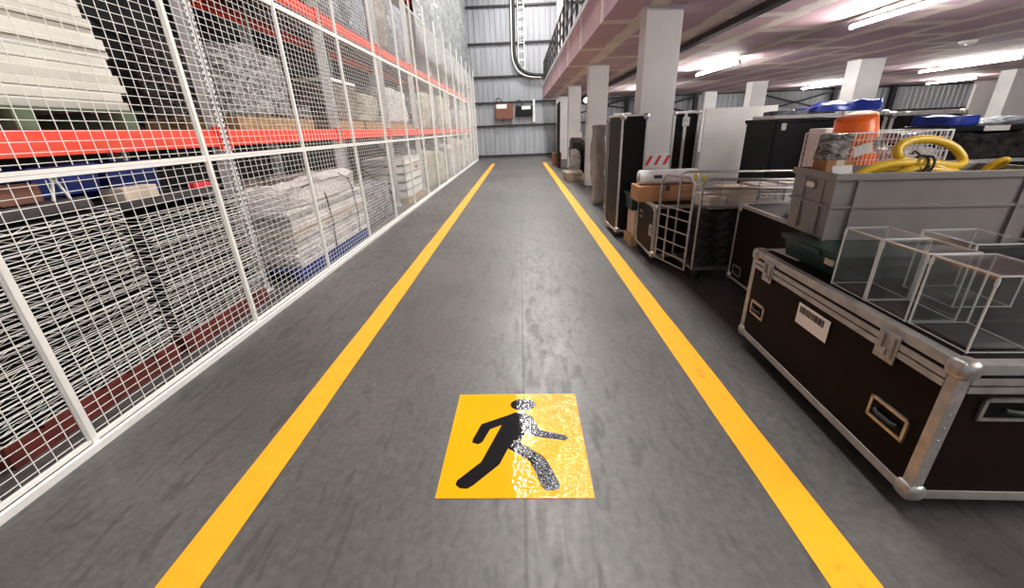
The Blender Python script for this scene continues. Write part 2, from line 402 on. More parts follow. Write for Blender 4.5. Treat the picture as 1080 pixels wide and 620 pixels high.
body = [(-.1092,1.9776),(-.0771,1.9985),(-.0184,1.9969),(.0262,1.9602),(.0552,1.8839),(.0719,1.8421),(.2078,1.7971),(.2233,1.7747),(.2033,1.7536),(.0335,1.7909),(-.0053,1.8404),(-.0446,1.7476),(.0792,1.64),(.0995,1.6057),(.1503,1.4621),(.1446,1.4346),(.1182,1.4227),(.0776,1.4257),(.0606,1.4509),(.0106,1.6002),(-.0056,1.6179),(-.1084,1.7007),(-.1498,1.5888),(-.2741,1.4561),(-.2981,1.4388),(-.3349,1.4419),(-.359,1.4638),(-.3542,1.4896),(-.2456,1.6079),(-.151,1.8892),(-.2176,1.8527),(-.2524,1.7522),(-.2745,1.7347),(-.308,1.7485),(-.3083,1.7734),(-.2711,1.8978)]
head = [(-.0265+.0785*math.cos(q*PI/14), 2.0735+.058*math.sin(q*PI/14)) for q in range(28)]
mb = MB(); mb.prism(rel(body)[::-1], .003, .0042); mb.prism(rel(head), .003, .0042)
mb.build('walking_figure', 'sign_black', sg, label='black walking person pictogram')

# ================================================================== MESH FENCE
FX = -2.47
TZ = [.045, 1.475, 2.86, 4.24]
P0, PS = 1.765, 1.535
posts = [P0+PS*k for k in range(-1, 16)]
pm = MB(); pm.box(-.017, -.017, 0, .017, .017, 4.62, c=.003)
pm_me = pm.mesh('fence_post', 'white_paint')
cap = MB().box(-.020, -.020, 4.62, .020, .020, 4.64).mesh('post_cap', 'white_paint')
for k, y in enumerate(posts):
    t_ = thing('fence_post', 'white square steel post of the mesh fence, %s post counted from the camera' % ORD[k], 'fence post', (FX, y, 0), group='posts of the mesh fence')
    link('shaft', pm_me, t_); link('cap', cap, t_)
pw = PS-.036
def panel_meshes(z0, z1):
    fr = MB(); h = z1-z0; e = .019
    fr.box(-.012, 0, -h/2+.001, .012, pw, -h/2+.022); fr.box(-.012, 0, h/2-.022, .012, pw, h/2-.001)
    fr.box(-.006, 0, -h/2+.022, .006, .007, h/2-.022); fr.box(-.006, pw-.007, -h/2+.022, .006, pw, h/2-.022)
    wr = MB(); r = .0033
    n = int(round(pw/.0825))
    for i in range(1, n):
        y = pw*i/n; wr.bar((.004, y, -h/2+.03), (.004, y, h/2-.03), r, r, caps=False)
    n = int(round(h/.051))
    for i in range(1, n):
        z = -h/2+h*i/n; wr.bar((-.001, .015, z), (-.001, pw-.015, z), r, r, caps=False)
    return fr.mesh('panel_frame', 'white_paint'), wr.mesh('wire_mesh', 'wire')
tiers = [(panel_meshes(TZ[i], TZ[i+1]), (TZ[i]+TZ[i+1])/2) for i in range(3)]
TN = ['bottom', 'middle', 'top']
for k in range(len(posts)-1):
    for i in range(3):
        (fm, wm), zc = tiers[i]
        t_ = thing('mesh_panel', 'white wire mesh panel, %s row of the fence, %s bay from the camera' % (TN[i], ORD[k]), 'mesh panel', (FX, posts[k]+.018, zc), group='wire mesh fence panels')
        link('frame', fm, t_); link('wire_mesh', wm, t_)
tag(MB().box(FX+.0178, posts[0]-.2, .001, FX+.042, posts[-1], .042).build('fence_base_rail', 'white_paint'), 'long white base rail running along the floor under the mesh fence', 'rail')

# ================================================================== PALLET RACKING
RX, RB = -2.95, -4.02
BY = [1.45+2.75*k for k in range(-1, 10)]
BZ = [(1.55, 1.70), (3.16, 3.31), (4.86, 5.01), (6.5, 6.65)]
RT = 8.2
def upright_mesh():
    mb = MB()
    mb.box(-.07, -.055, 0, -.066, .055, RT); mb.box(-.07, -.055, 0, .05, -.051, RT); mb.box(-.07, .051, 0, .05, .055, RT)
    mb.box(.046, -.055, 0, .05, -.018, RT); mb.box(.046, .018, 0, .05, .055, RT); mb.box(.030, -.022, 0, .034, .022, RT)
    z = .1
    while z < RT:
        for yy in (-.037, .037): mb.box(.0501, yy-.008, z, .0515, yy+.008, z+.024, 1)
        z += .05
    mb.box(-.08, -.08, 0, .08, .08, .006)
    return mb.mesh('upright', ['upright', 'black'])
um = upright_mesh()
br = MB()
for i in range(9):
    z = .3+i*.85
    br.bar((RX-.06, 0, z), (RB+.06, 0, z), .03); br.bar((RX-.06, 0, z), (RB+.06, 0, z+.8), .03)
brm = br.mesh('bracing', 'darkmetal')
for k, y in enumerate(BY):
    t_ = thing('rack_frame', 'grey perforated steel upright frame of the pallet racking, %s from the camera' % ORD[k], 'rack frame', (0, y, 0), group='racking frames behind the fence')
    for xx in (RX, RB): link('upright', um, t_, (xx, 0, 0))
    link('bracing', brm, t_)
L_ = 2.75-.114
bmm = MB(); bmm.box(-.025, 0, -.075, .025, L_, .045); bmm.box(-.025, 0, .045, .004, L_, .075); bmm.box(.018, 0, -.03, .027, L_, -.012)
beam_me = bmm.mesh('beam', 'orange')
cn = MB(); cn.box(-.03, 0, -.10, .032, .02, .10); cn.box(.0, -.004, -.12, .034, .012, .10); cn_me = cn.mesh('end_connector', 'orange')
LV = ['lowest', 'second', 'third', 'fourth']
for k in range(len(BY)-1):
    for l in range(4):
        zc = (BZ[l][0]+BZ[l][1])/2
        for side, xx in (('front', RX+.015), ('rear', RB)):
            t_ = thing('rack_beam', '%s orange steel rack beam on the %s level, %s bay counted from the camera' % (side, LV[l], ORD[k]), 'rack beam', (xx, BY[k]+.057, zc), group='orange racking beams')
            link('beam', beam_me, t_); link('end_connector', cn_me, t_, (.012, 0, 0)); link('end_connector', cn_me, t_, (.012, L_-.02, 0))

# ------------------------------------------------------------------ builders for goods
def wrapped(name, x0, x1, y0, y1, z0, z1, mt, label, cat='wrapped pallet load', seed=0, amp=.06, cuts=9, top=0.0, group=None):
    bm = bmesh.new(); bmesh.ops.create_cube(bm, size=1.0)
    bmesh.ops.subdivide_edges(bm, edges=bm.edges[:], cuts=cuts, use_grid_fill=True)
    W, D, H = x1-x0, y1-y0, z1-z0
    for q in bm.verts:
        c = q.co*2
        # round the box a little, bulge, then crumple
        pin = 1-.10*(abs(c.x)**6*abs(c.y)**6)
        tz = (c.z+1)/2
        squash = 1-.10*max(0, c.z)**4*(abs(c.x)**4+abs(c.y)**4)*.5
        p = Vector((c.x*pin*W/2, c.y*pin*D/2, tz*H*squash))
        nn = noise.noise_vector(Vector((p.x*2.1+seed*7.3, p.y*2.1, p.z*2.6+seed)))
        n2 = noise.noise_vector(Vector((p.x*6+seed*3.1, p.y*6, p.z*7)))
        off = nn*amp+n2*amp*.45
        if tz > .98 and top: p.z -= top*abs(noise.noise(Vector((p.x*1.6+seed, p.y*1.6, 1))))
        off.z *= min(1, tz*3); p += off
        p.z = max(0, p.z)
        p.x = max(-W/2-.01, min(W/2+.01, p.x)); p.y = max(-D/2-.01, min(D/2+.01, p.y))
        if not top and 'tarpaulin' != name[-9:]: p.z = min(H, p.z)
        q.co = p
    mb = MB().bm(bm, 0, True)
    return tag(mb.build(name, mt, loc=((x0+x1)/2, (y0+y1)/2, z0)), label, cat, group)
def pallet(x0, x1, y0, y1, z0, label, mt='timber', h=.14, group=None):
    t_ = thing('pallet', label, 'pallet', (x0, y0, z0), group=group)
    W, D = x1-x0, y1-y0
    n = max(4, int(D/.18)); mb = MB()
    for i in range(n):
        y = D*i/n; mb.box(0, y, h-.022, W, y+D/n*.72, h)
    mb.build('deck', mt, t_)
    for xx in (0, W/2-.05, W-.10):
        mb = MB(); mb.box(xx, 0, .022, xx+.10, D, h-.022); mb.box(xx, 0, 0, xx+.1, D, .022); mb.build('bearer', mt, t_)
    return t_
def carton(x0, x1, y0, y1, z0, z1, mt, label, tape='cream_carton', group=None, name='carton'):
    t_ = thing(name, label, 'box', ((x0+x1)/2, (y0+y1)/2, z0), group=group)
    W, D, H = (x1-x0)/2, (y1-y0)/2, z1-z0
    MB().box(-W, -D, 0, W, D, H, c=.006).build('body', mt, t_)
    mb = MB(); mb.box(-.025, -D-.001, H-.06, .025, D+.001, H+.001); mb.build('tape', tape, t_)
    return t_

# ------------------------------------------------------------------ goods on the floor level
# stacks of white wire grid panels lying flat
def grid_panel_mesh(D, W=1.0, h=.036):
    mb = MB(); r = .0042
    for z in (.004, h-.004):
        mb.bar((0, 0, z), (0, D, z), r, r); mb.bar((0, 0, z), (-W, 0, z), r, r, caps=False); mb.bar((0, D, z), (-W, D, z), r, r, caps=False)
    n = int(D/.16)
    for i in range(n):
        y0, y1 = D*i/n, D*(i+1)/n
        mb.bar((.002, y0, .004), (.002, (y0+y1)/2, h-.004), r*.6, r*.6, caps=False); mb.bar((.002, (y0+y1)/2, h-.004), (.002, y1, .004), r*.6, r*.6, caps=False)
    for i in (2, 4): mb.bar((-W*i/5, 0, h-.006), (-W*i/5, D, h-.006), r, r, caps=False)
    for i in range(2, n, 3): mb.bar((0, D*i/n, .006), (-W, D*i/n, .006), r*.7, r*.7, caps=False)
    core = MB().box(-W+.02, .012, .007, -.014, D-.012, h-.004)  # added black core, puts the stack's inner shade into colour
    return mb, core
for (nm, y0, D, n, lab) in (('a', .35, .95, 20, 'white wire grid panel lying flat in the stack nearest the camera behind the fence'),
                            ('b', 1.62, 1.12, 22, 'white wire grid panel lying flat in the tall stack under the dark grey sheet'),
                            ('c', 2.86, 1.08, 20, 'white wire grid panel lying flat in the stack beside the first perforated upright')):
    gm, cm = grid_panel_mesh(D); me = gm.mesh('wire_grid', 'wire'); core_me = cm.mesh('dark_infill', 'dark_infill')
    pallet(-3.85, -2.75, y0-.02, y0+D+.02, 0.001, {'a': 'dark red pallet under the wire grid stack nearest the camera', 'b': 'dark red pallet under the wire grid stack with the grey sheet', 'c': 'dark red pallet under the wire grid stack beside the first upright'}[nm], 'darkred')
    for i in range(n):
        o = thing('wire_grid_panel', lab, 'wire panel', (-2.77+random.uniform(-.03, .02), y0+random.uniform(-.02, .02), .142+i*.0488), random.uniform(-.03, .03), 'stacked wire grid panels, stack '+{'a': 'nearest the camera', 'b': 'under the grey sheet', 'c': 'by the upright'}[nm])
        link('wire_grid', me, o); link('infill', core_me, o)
wrapped('grey_sheet', -3.9, -2.85, 1.60, 2.76, 1.225, 1.285, 'dark_cloth', 'crumpled dark grey sheet over the tall wire grid stack', 'sheet', 3, .03)
wrapped('grey_sheet', -3.9, -2.9, 2.9, 3.9, 1.15, 1.20, 'dark_cloth', 'flat dark sheet on the wire grid stack beside the upright', 'sheet', 5, .03)
def crate(x0, x1, y0, y1, z0, z1, mt, label, name='crate', group=None):
    t_ = thing(name, label, 'crate', ((x0+x1)/2, (y0+y1)/2, z0), group=group)
    W, D, H = (x1-x0)/2, (y1-y0)/2, z1-z0; th = .012
    mb = MB(); k = .93
    # tapered open shell
    o_b = [(-W*k, -D*k), (W*k, -D*k), (W*k, D*k), (-W*k, D*k)]; o_t = [(-W, -D), (W, -D), (W, D), (-W, D)]
    i_b = [(x+(th if x < 0 else -th), y+(th if y < 0 else -th)) for x, y in o_b]; i_t = [(x+(th if x < 0 else -th), y+(th if y < 0 else -th)) for x, y in o_t]
    v = [(x, y, 0) for x, y in o_b]+[(x, y, H) for x, y in o_t]+[(x, y, th) for x, y in i_b]+[(x, y, H) for x, y in i_t]
    f = [(3, 2, 1, 0), (8, 9, 10, 11)]
    for i in range(4):
        j = (i+1) % 4
        f += [(i, j, 4+j, 4+i), (8+j, 8+i, 12+i, 12+j), (4+i, 4+j, 12+j, 12+i)]
    mb.add(v, f); mb.build('shell', mt, t_)
    r = MB(); e = .012
    r.box(-W-e, -D-e, H-.03, W+e, -D+.002, H); r.box(-W-e, D-.002, H-.03, W+e, D+e, H); r.box(-W-e, -D, H-.03, -W+.002, D, H); r.box(W-.002, -D, H-.03, W+e, D, H)
    r.build('rim', mt, t_)
    return t_
crate(-3.75, -3.15, 1.95, 2.45, 1.29, 1.50, 'blackplastic', 'black plastic crate on the dark grey sheet, nearest the camera')
crate(-3.75, -3.15, 2.62, 3.08, 1.29, 1.48, 'blue', 'dark blue plastic crate above the wire grid stacks, left of its twin')
crate(-3.75, -3.2, 3.18, 3.66, 1.21, 1.47, 'blue', 'dark blue plastic crate above the wire grid stacks, beside the upright')
carton(-3.15, -2.95, 2.25, 2.48, 1.29, 1.40, 'brown_box', 'small dark brown box on the grey sheet behind the mesh')
carton(-3.1, -2.93, 2.98, 3.28, 1.205, 1.30, 'cream_carton', 'small cream box lying before the blue crates')
def trestle(x, y, z, label):
    t_ = thing('wire_stand', label, 'stand', (x, y, z)); 
    for s in (-1, 1): MB().bar((0, s*.05, 0), (0, 0, .15), .012).build('leg', 'white_paint', t_)
    MB().bar((0, -.02, .13), (0, .02, .13), .012).build('crossbar', 'white_paint', t_)
trestle(-2.92, 2.55, 1.288, 'small white A-shaped wire stand on the grey sheet')
t_ = thing('hand_tool', 'small red handled tool resting at the end of the wire grid stack', 'tool', (-2.95, 3.75, 1.205))
MB().box(-.03, -.10, 0, .03, .10, .05, c=.01).build('handle', 'red_print', t_); MB().bar((0, .1, .025), (0, .2, .025), .02).build('shank', 'chrome', t_)

# stack of pale panels with straps (floor level, second bay)
pallet(-3.80, -2.62, 4.45, 6.80, 0.001, 'blue pallet under the strapped pile of pale panels', 'blue', .15)
z = .152
for i in range(11):
    h = .062
    dy = random.uniform(-.05, .05)
    t_ = tag(MB().box(-3.78+random.uniform(-.01, .02), 4.50+dy, 0, -2.64+random.uniform(-.015, .012), 6.72+dy*.5, h-.006, c=.008).build('pale_panel', ['wrap_pink', 'wrap_white', 'cream_carton', 'wrap_pink'][i % 4 if i % 4 != 2 else (2 if i in (6,) else 0)], loc=(0, 0, z)),
             'long pale pink-white panel in the strapped pile on the blue pallet, %s from the bottom' % ORD[i], 'panel', 'strapped pale panels')
    z += h
for i in range(4):
    yy = 4.66
ztop = z
wrapped('plastic_sheet', -3.78, -2.63, 4.52, 6.72, ztop, 1.10, 'wrap_pink', 'crumpled pale pink plastic wrap bulging on top of the strapped panels', 'sheet', 11, .09, 12, .12)
for yy, lb in ((5.45, 'nearer'), (6.35, 'farther')):
    pts = [(-2.615, yy+.02, .16), (-2.612, yy+.05, .5), (-2.612, yy, .84), (-2.63, yy-.05, 1.0), (-2.75, yy-.08, 1.085)]
    mb = MB()
    for p, q in zip(pts[:-1], pts[1:]): mb.bar(p, q, .025, .006, up=(1, 0, 0))
    tag(mb.build('strap', 'black'), 'black plastic strap around the pale panel pile, the %s one to the camera' % lb, 'strap')

# white plastic trays stacked (floor level, third bay)
pallet(-3.75, -2.72, 9.85, 11.5, 0.001, 'timber pallet under the white tray stack')
z = .143
for i in range(5):
    t_ = thing('storage_tray', 'white plastic tray in the low stack behind the mesh, %s from the bottom' % ORD[i], 'tray', (-3.24, 10.68, z), group='white stacked trays')
    o = MB(); o.box(-.5, -.8, 0, .5, .8, .015); o.box(-.5, -.8, 0, -.485, .8, .15); o.box(.485, -.8, 0, .5, .8, .15); o.box(-.5, -.8, 0, .5, -.785, .15); o.box(-.5, .785, 0, .5, .8, .15)
    o.build('body', 'white_board', t_); MB().box(.485, -.82, .15, .515, .82, .17).build('lip', 'white_paint', t_)
    if i == 3: MB().box(.501, .2, .04, .504, .5, .12).build('label_card', 'red_print', t_, label='red label')
    z += .19
wrapped('wrapped_load', -3.7, -2.8, 7.2, 8.9, .001, .75, 'wrap_grey', 'low grey wrapped bundle between the pale panels and the white trays', seed=21)
wrapped('wrapped_load', -3.9, -3.0, 11.6, 12.3, .001, 1.25, 'wrap_grey', 'grey wrapped load on the floor just beyond the white trays', seed=22)
mats_f = ['wrap_cream', 'wrap_grey', 'wrap_cream', 'wrap_white', 'wrap_cream']
for i in range(5):
    y0 = 12.57+i*2.75
    hh = 1.1+.25*((i*37) % 3)/2
    wrapped('wrapped_load', -3.9, -2.75, y0, y0+1.2, .001, hh, mats_f[i % 5], 'tall wrapped load on the floor level far down the racking, %s of the near halves' % ORD[i], seed=30+i)
    wrapped('wrapped_load', -3.9, -2.66, y0+1.32, y0+2.5, .001, hh*.92, mats_f[(i+2) % 5], 'tall wrapped load on the floor level far down the racking, %s of the far halves' % ORD[i], seed=40+i)

# ------------------------------------------------------------------ goods on the lowest beam level (z 1.70)
Z1 = 1.701
for (yy, lab) in ((1.75, 'nearest the camera'), (2.55, 'middle of the three'), (3.25, 'nearest the upright')):
    tag(MB().box(-4.05, yy-.06, Z1, -2.92, yy+.06, Z1+.12, c=.005).build('timber_bearer', 'green_timber'), 'green painted timber bearer under the cream boards, '+lab, 'timber')
tag(MB().box(-2.99, 1.5, Z1+.12, -2.96, 3.46, Z1+.135).build('timber_batten', 'green_timber'), 'long thin green batten lying across the bearers', 'timber')
z = Z1+.137
for i in range(17):
    h = random.choice((.05, .058, .064, .07))
    y1 = 3.36-.012*max(0, i-3)+random.uniform(-.04, .03)
    mb = MB().box(-4.0, 1.52, 0, -3.0+random.uniform(-.012, .012), y1, h-random.choice((.002, .003, .008)), c=.004)
    tag(mb.build('cream_board', 'cream_board' if i % 3 else 'cream_board2', loc=(0, 0, z)), 'long cream board in the big stack on the nearest rack level, %s from the bottom' % ORD[i], 'board', 'stacked cream boards')
    z += h
pallet(-4.0, -2.98, 4.60, 6.3, Z1, 'timber pallet under the silver wrapped load beside the first upright')
wrapped('wrapped_load', -4.0, -3.02, 4.62, 5.95, Z1+.142, 2.60, 'wrap_silver', 'large silvery wrapped load on the timber pallet beside the first upright', seed=51, amp=.08, cuts=12)
wrapped('wrapped_parcel', -3.3, -2.96, 5.97, 6.28, Z1+.142, 1.99, 'wrap_silver', 'small crumpled silver parcel on the end of the timber pallet', 'parcel', 53, .04)
# brown crates
pallet(-4.0, -2.98, 7.1, 8.35, Z1, 'timber pallet under the brown wrapped crate')
wrapped('wrapped_crate', -4.0, -2.99, 7.12, 8.30, Z1+.142, 2.42, 'wrap_brown', 'brown crate wrapped in film on the lowest orange beam level', 'crate', 54, .03)
carton(-3.9, -3.0, 7.15, 8.25, 2.425, 2.475, 'paper', 'flat white cardboard sheet on the brown wrapped crate', name='cardboard_sheet')
pallet(-4.0, -2.98, 8.45, 9.55, Z1, 'timber pallet under the small cream wrapped load')
wrapped('wrapped_load', -3.9, -3.0, 8.47, 9.5, Z1+.142, 2.35, 'wrap_cream', 'small cream wrapped load between the brown crate and the white cube', seed=55)
pallet(-4.0, -2.98, 9.9, 12.2, Z1, 'timber pallet under the white wrapped cube')
wrapped('wrapped_load', -4.0, -2.98, 9.92, 11.98, Z1+.142, 2.62, 'wrap_white', 'big white wrapped cube standing on the lowest beam level', seed=56, amp=.05)
cyc = ['wrap_grey', 'wrap_cream', 'wrap_grey', 'wrap_cream', 'wrap_white', 'wrap_grey', 'wrap_grey', 'wrap_cream', 'wrap_grey', 'wrap_grey']
for i in range(5):
    y0 = 12.57+i*2.75
    for j in range(2):
        n = 2*i+j; hh = 2.55+.35*((n*53) % 5)/4
        wrapped('wrapped_load', -4.0, -2.98, y0+j*1.32, y0+1.2+j*1.32, Z1, hh, cyc[n], 'wrapped load on the lowest beam level beyond the white cube, %s along' % ORD[n], seed=60+n)
# second level (z 3.31)
Z2 = 3.311
for n, (y0, y1, z1) in enumerate(((-1.18, .02, 4.6), (.14, 1.33, 4.5), (1.57, 2.77, 4.7), (2.89, 4.08, 4.6), (6.0, 6.85, 4.5))):  # loads mostly out of view, added to block light from above
    wrapped('wrapped_load', -4.0, -2.97, y0, y1, Z2, z1, 'wrap_dark', 'dark wrapped load high on the second beam level, %s of the near bays' % ORD[n], seed=180+n)
carton(-4.0, -3.0, 4.45, 5.9, Z2, 3.9, 'kraft', 'brown carton high on the second beam level beside the first upright')
for n, (y0, y1, z1, mt) in enumerate([(7.07, 8.27, 4.55, 'wrap_blue'), (8.39, 9.58, 4.4, 'wrap_blue'), (9.82, 11.02, 4.75, 'wrap_brown'), (11.14, 12.33, 4.6, 'wrap_blue'),
        (12.57, 13.76, 4.70, 'wrap_grey'), (13.89, 15.08, 4.55, 'wrap_blue'), (15.32, 16.51, 4.75, 'wrap_grey'), (16.64, 17.83, 4.70, 'wrap_blue'), (18.07, 19.26, 4.70, 'wrap_grey'), (19.39, 20.58, 4.75, 'wrap_blue'), (20.82, 22.01, 4.70, 'wrap_grey'), (22.14, 23.33, 4.60, 'wrap_grey'), (23.57, 24.76, 4.75, 'wrap_blue'), (24.89, 26.08, 4.75, 'wrap_grey')]):
    wrapped('wrapped_load', -4.0, -2.97, y0, y1, Z2, z1, mt, 'blue-grey wrapped load on the second beam level, %s from the camera' % ORD[n], seed=80+n, amp=.08)
Z3 = 5.011
for n in range(12):
    y0 = 9.82+(n//2)*2.75+(n%2)*1.32
    wrapped('wrapped_load', -4.0, -2.97, y0, y0+1.2, Z3, 6.42-.2*((n*31) % 3)/2, ['wrap_blue', 'wrap_grey', 'wrap_grey'][n % 3], 'grey wrapped load on the third beam level, %s from the camera' % ORD[n], seed=100+n, amp=.08)
Z4 = 6.651
for n in range(8):
    y0 = 15.32+(n//2)*2.75+(n%2)*1.32
    wrapped('wrapped_load', -4.0, -2.97, y0, y0+1.2, Z4, 8.4, ['wrap_grey', 'wrap_blue'][n % 2], 'grey wrapped load on the topmost beam level, %s from the camera' % ORD[n], seed=120+n, amp=.08)

mb = MB(); v = []; f = []; ny, nz = 130, 46
for i in range(ny+1):
    for j in range(nz+1):
        y = 13.0+i*13.0/ny; zz = 3.55+(1.2*noise.noise((y*.35, 5, 0))+.9 if j == 0 else 0)*.5+j*6.9/nz
        xx = -2.80+.035*math.sin(y*5.1+1.3*noise.noise((y*.8, zz*.4, 1)))+.05*noise.noise((y*1.3, zz*1.1, 2))
        v.append((xx, y, zz))
k_ = len(v); v += [(p[0]-.006, p[1], p[2]) for p in v]
for i in range(ny):
    for j in range(nz):
        q = i*(nz+1)+j; f += [(q, q+nz+1, q+nz+2, q+1), (k_+q, k_+q+1, k_+q+nz+2, k_+q+nz+1)]
mb.add(v, f, 0, True)
tag(mb.build('plastic_curtain', 'wrap_sheet'), 'huge grey dust sheet hanging over the upper racking towards the end wall', 'dust sheet')

# ================================================================== MEZZANINE COLUMNS, LIGHTS, RAILING
def column(x0, x1, y0, y1, label):
    t_ = thing('steel_column', label, 'column', ((x0+x1)/2, (y0+y1)/2, 0), group='mezzanine columns')
    W, D = (x1-x0)/2, (y1-y0)/2
    MB().box(-W, -D, .012, W, D, ZS-.012, c=.012).build('shaft', 'steel_paint', t_)
    MB().box(-W-.03, -D-.03, ZS-.012, W+.03, D+.03, ZS-.001).build('cap_plate', 'steel_paint', t_)
    MB().box(-W-.06, -D-.06, .0, W+.06, D+.06, .012).build('base_plate', 'darkmetal', t_)
column(1.80, 2.31, 6.66, 6.98, 'wide pale grey column nearest the camera, behind the red and white tape')
column(1.86, 2.37, 11.95, 12.3, 'pale grey column beside the walkway, second from the camera')
column(1.95, 2.43, 17.5, 17.85, 'pale grey column with a small white notice, third along the walkway')
column(2.0, 2.5, 22.8, 23.1, 'pale grey column farthest along the walkway, near the end wall')
column(9.82, 10.5, 13.35, 13.9, 'pale grey column behind the orange bucket, largest of the inner row')
column(9.9, 10.55, 19.3, 19.8, 'pale grey column of the inner row rising behind the tall white board')
column(10.1, 10.75, 24.5, 24.9, 'small pale grey column of the inner row, left of the tall white board top')
column(19.9, 21.0, 18.6, 19.2, 'pale grey column at far right before the white partition')
def batten(x, y0, y1, label):
    t_ = thing('ceiling_light', label, 'light', (x, (y0+y1)/2, ZS), group='fluorescent battens under the mezzanine')
    h = (y1-y0)/2
    MB().box(-.03, -h, -.115, .03, h, -.08, c=.004).build('housing', 'white_paint', t_)
    for s in (-.6, .6): MB().tube([(0, s*h, -.001), (0, s*h, -.085)], .008, 6).build('drop_rod', 'white_paint', t_)  # rods added; battens hang lower to spread light over the soffit
    mb = MB(); mb.tube([(0, -h+.04, -.145), (0, h-.04, -.145)], .022, 10); mb.build('tube', 'tube', t_)
    for s in (-1, 1): MB().box(-.028, s*h-.02, -.175, .028, s*h+.02, -.115).build('end_cap', 'white_paint', t_)
batten(5.52, 5.0, 7.95, 'long lit fluorescent batten nearest the camera at the top right')
batten(5.60, 11.75, 14.4, 'lit fluorescent batten right of the nearest column')
batten(5.6, 18.4, 21.2, 'lit fluorescent batten glowing left of the nearest column')
batten(5.32, -1.4, 1.5, 'fluorescent batten of the mezzanine beside the camera, outside the frame')  # unseen lamp, added to brighten the right side
batten(13.8, 6.3, 9.2, 'fluorescent batten of the mezzanine beyond the right edge of the frame')  # another added lamp out of view, more light for the right
batten(14.3, 13.35, 16.55, 'lit fluorescent batten at far right behind the inner columns')
batten(14.3, 20.2, 23.0, 'lit fluorescent batten above the blue tarpaulin')
batten(20.4, 20.6, 23.0, 'lit fluorescent batten farthest right near the white partition')
t_ = thing('smoke_detector', 'round white smoke detector on the pink ceiling', 'detector', (10.35, 10.95, ZS))
MB().lathe([(0, 0), (.16, 0), (.16, -.02), (.12, -.06), (0, -.07)], 20).build('body', 'white_board', t_); MB().lathe([(0, -.07), (.05, -.07), (.04, -.09), (0, -.09)], 14).build('sensor', 'white_paint', t_)
t_ = thing('wall_lamp', 'glowing round lamp low on the end wall between two columns', 'lamp', (3.95, 26.2, 3.02))
MB().lathe([(0, -.10), (.10, -.08), (.14, 0)], 18, axis='y').build('globe', 'bulb', t_); MB().lathe([(.15, -.02), (.15, .10), (0, .10)], 18, axis='y').build('base', 'darkmetal', t_)
t_ = thing('guard_rail', 'black steel guard railing along the edge of the mezzanine', 'railing', (1.40, 0, 3.80))
y = 8.0
while y < 25.3:
    MB().box(-.03, y-.03, 0, .03, y+.03, 1.1).build('post', 'darkmetal', t_); y += 1.05
for z in (.10, .42, .75, 1.1):
    MB().box(-.022, 7.9, z-.025, .022, 25.2, z+.025).build('rail', 'darkmetal', t_)

# ------------------------------------------------------------------ end wall fittings
YW = YB-.33
pts = [(-.16, YW, 10.5), (-.17, YW, 7.0), (-.20, YW, 5.7), (-.12, YW, 5.2), (.10, YW, 4.8), (.45, YW, 4.56), (.9, YW, 4.45), (1.45, YW, 4.42)]
def smooth(pts, it=2):
    pts = [Vector(p) for p in pts]
    for _ in range(it):
        q = [pts[0]]
        for a_, b_ in zip(pts[:-1], pts[1:]): q += [a_*.75+b_*.25, a_*.25+b_*.75]
        q.append(pts[-1]); pts = q
    return pts
tag(MB().tube(smooth(pts), .085, 10).build('power_cable', 'rubber'), 'thick black cable dropping down the end wall and curving to the mezzanine', 'cable')
pts2 = [(p[0]-.13, p[1], p[2]-.12) for p in pts]
tag(MB().tube(smooth(pts2), .035, 8).build('conduit', 'white_paint'), 'thin pale conduit running beside the thick black cable', 'conduit')
t_ = thing('cable_ladder', 'narrow galvanised cable ladder fixed vertically on the end wall', 'cable ladder', (.22, YB-.205, 4.6))
for xx in (-.17, .17): MB().box(xx-.02, -.03, 0, xx+.02, .03, 6).build('side_rail', 'upright', t_)
for i in range(14): MB().box(-.15, -.02, .2+i*.42, .15, .02, .24+i*.42).build('rung', 'upright', t_)
def enclosure(x0, x1, z0, z1, mt, label, sx0, sx1, sz0, sz1):
    t_ = thing('electrical_box', label, 'electrical box', ((x0+x1)/2, YB-.16, z0)); cx = (x0+x1)/2
    MB().box(x0-cx, -.22, 0, x1-cx, -.02, z1-z0, c=.01).build('body', mt, t_)
    MB().box(x0-cx+.05, -.235, .05, x1-cx-.05, -.22, (z1-z0)*.58).build('door', mt, t_)
    MB().box(sx0-cx, -.226, sz0-z0, sx1-cx, -.2205, sz1-z0).build('notice', 'paper', t_, label='white notice')
    MB().tube(smooth([(x0-cx+.1, -.1, z1-z0), (x0-cx+.06, -.1, z1-z0+.26), (x0-cx+.22, -.08, z1-z0+.34), (x0-cx+.4, -.06, z1-z0+.22), (x0-cx+.42, -.06, z1-z0)]), .025, 6).build('cable', 'rubber', t_)
enclosure(-1.42, -.36, 2.16, 3.0, 'brown_box', 'brown electrical box with a white notice on the end wall', -1.33, -.72, 2.75, 3.0-.02)
enclosure(-.22, .80, 2.30, 2.86, 'blackplastic', 'black electrical box with a white notice on the end wall', .16, .68, 2.66, 2.84)
mb = MB(); mb.box(.83, YB-.22, 1.95, .95, YB-.14, 3.2)
tag(mb.build('cable_trunking', 'upright'), 'short vertical grey trunking right of the black electrical box', 'trunking')

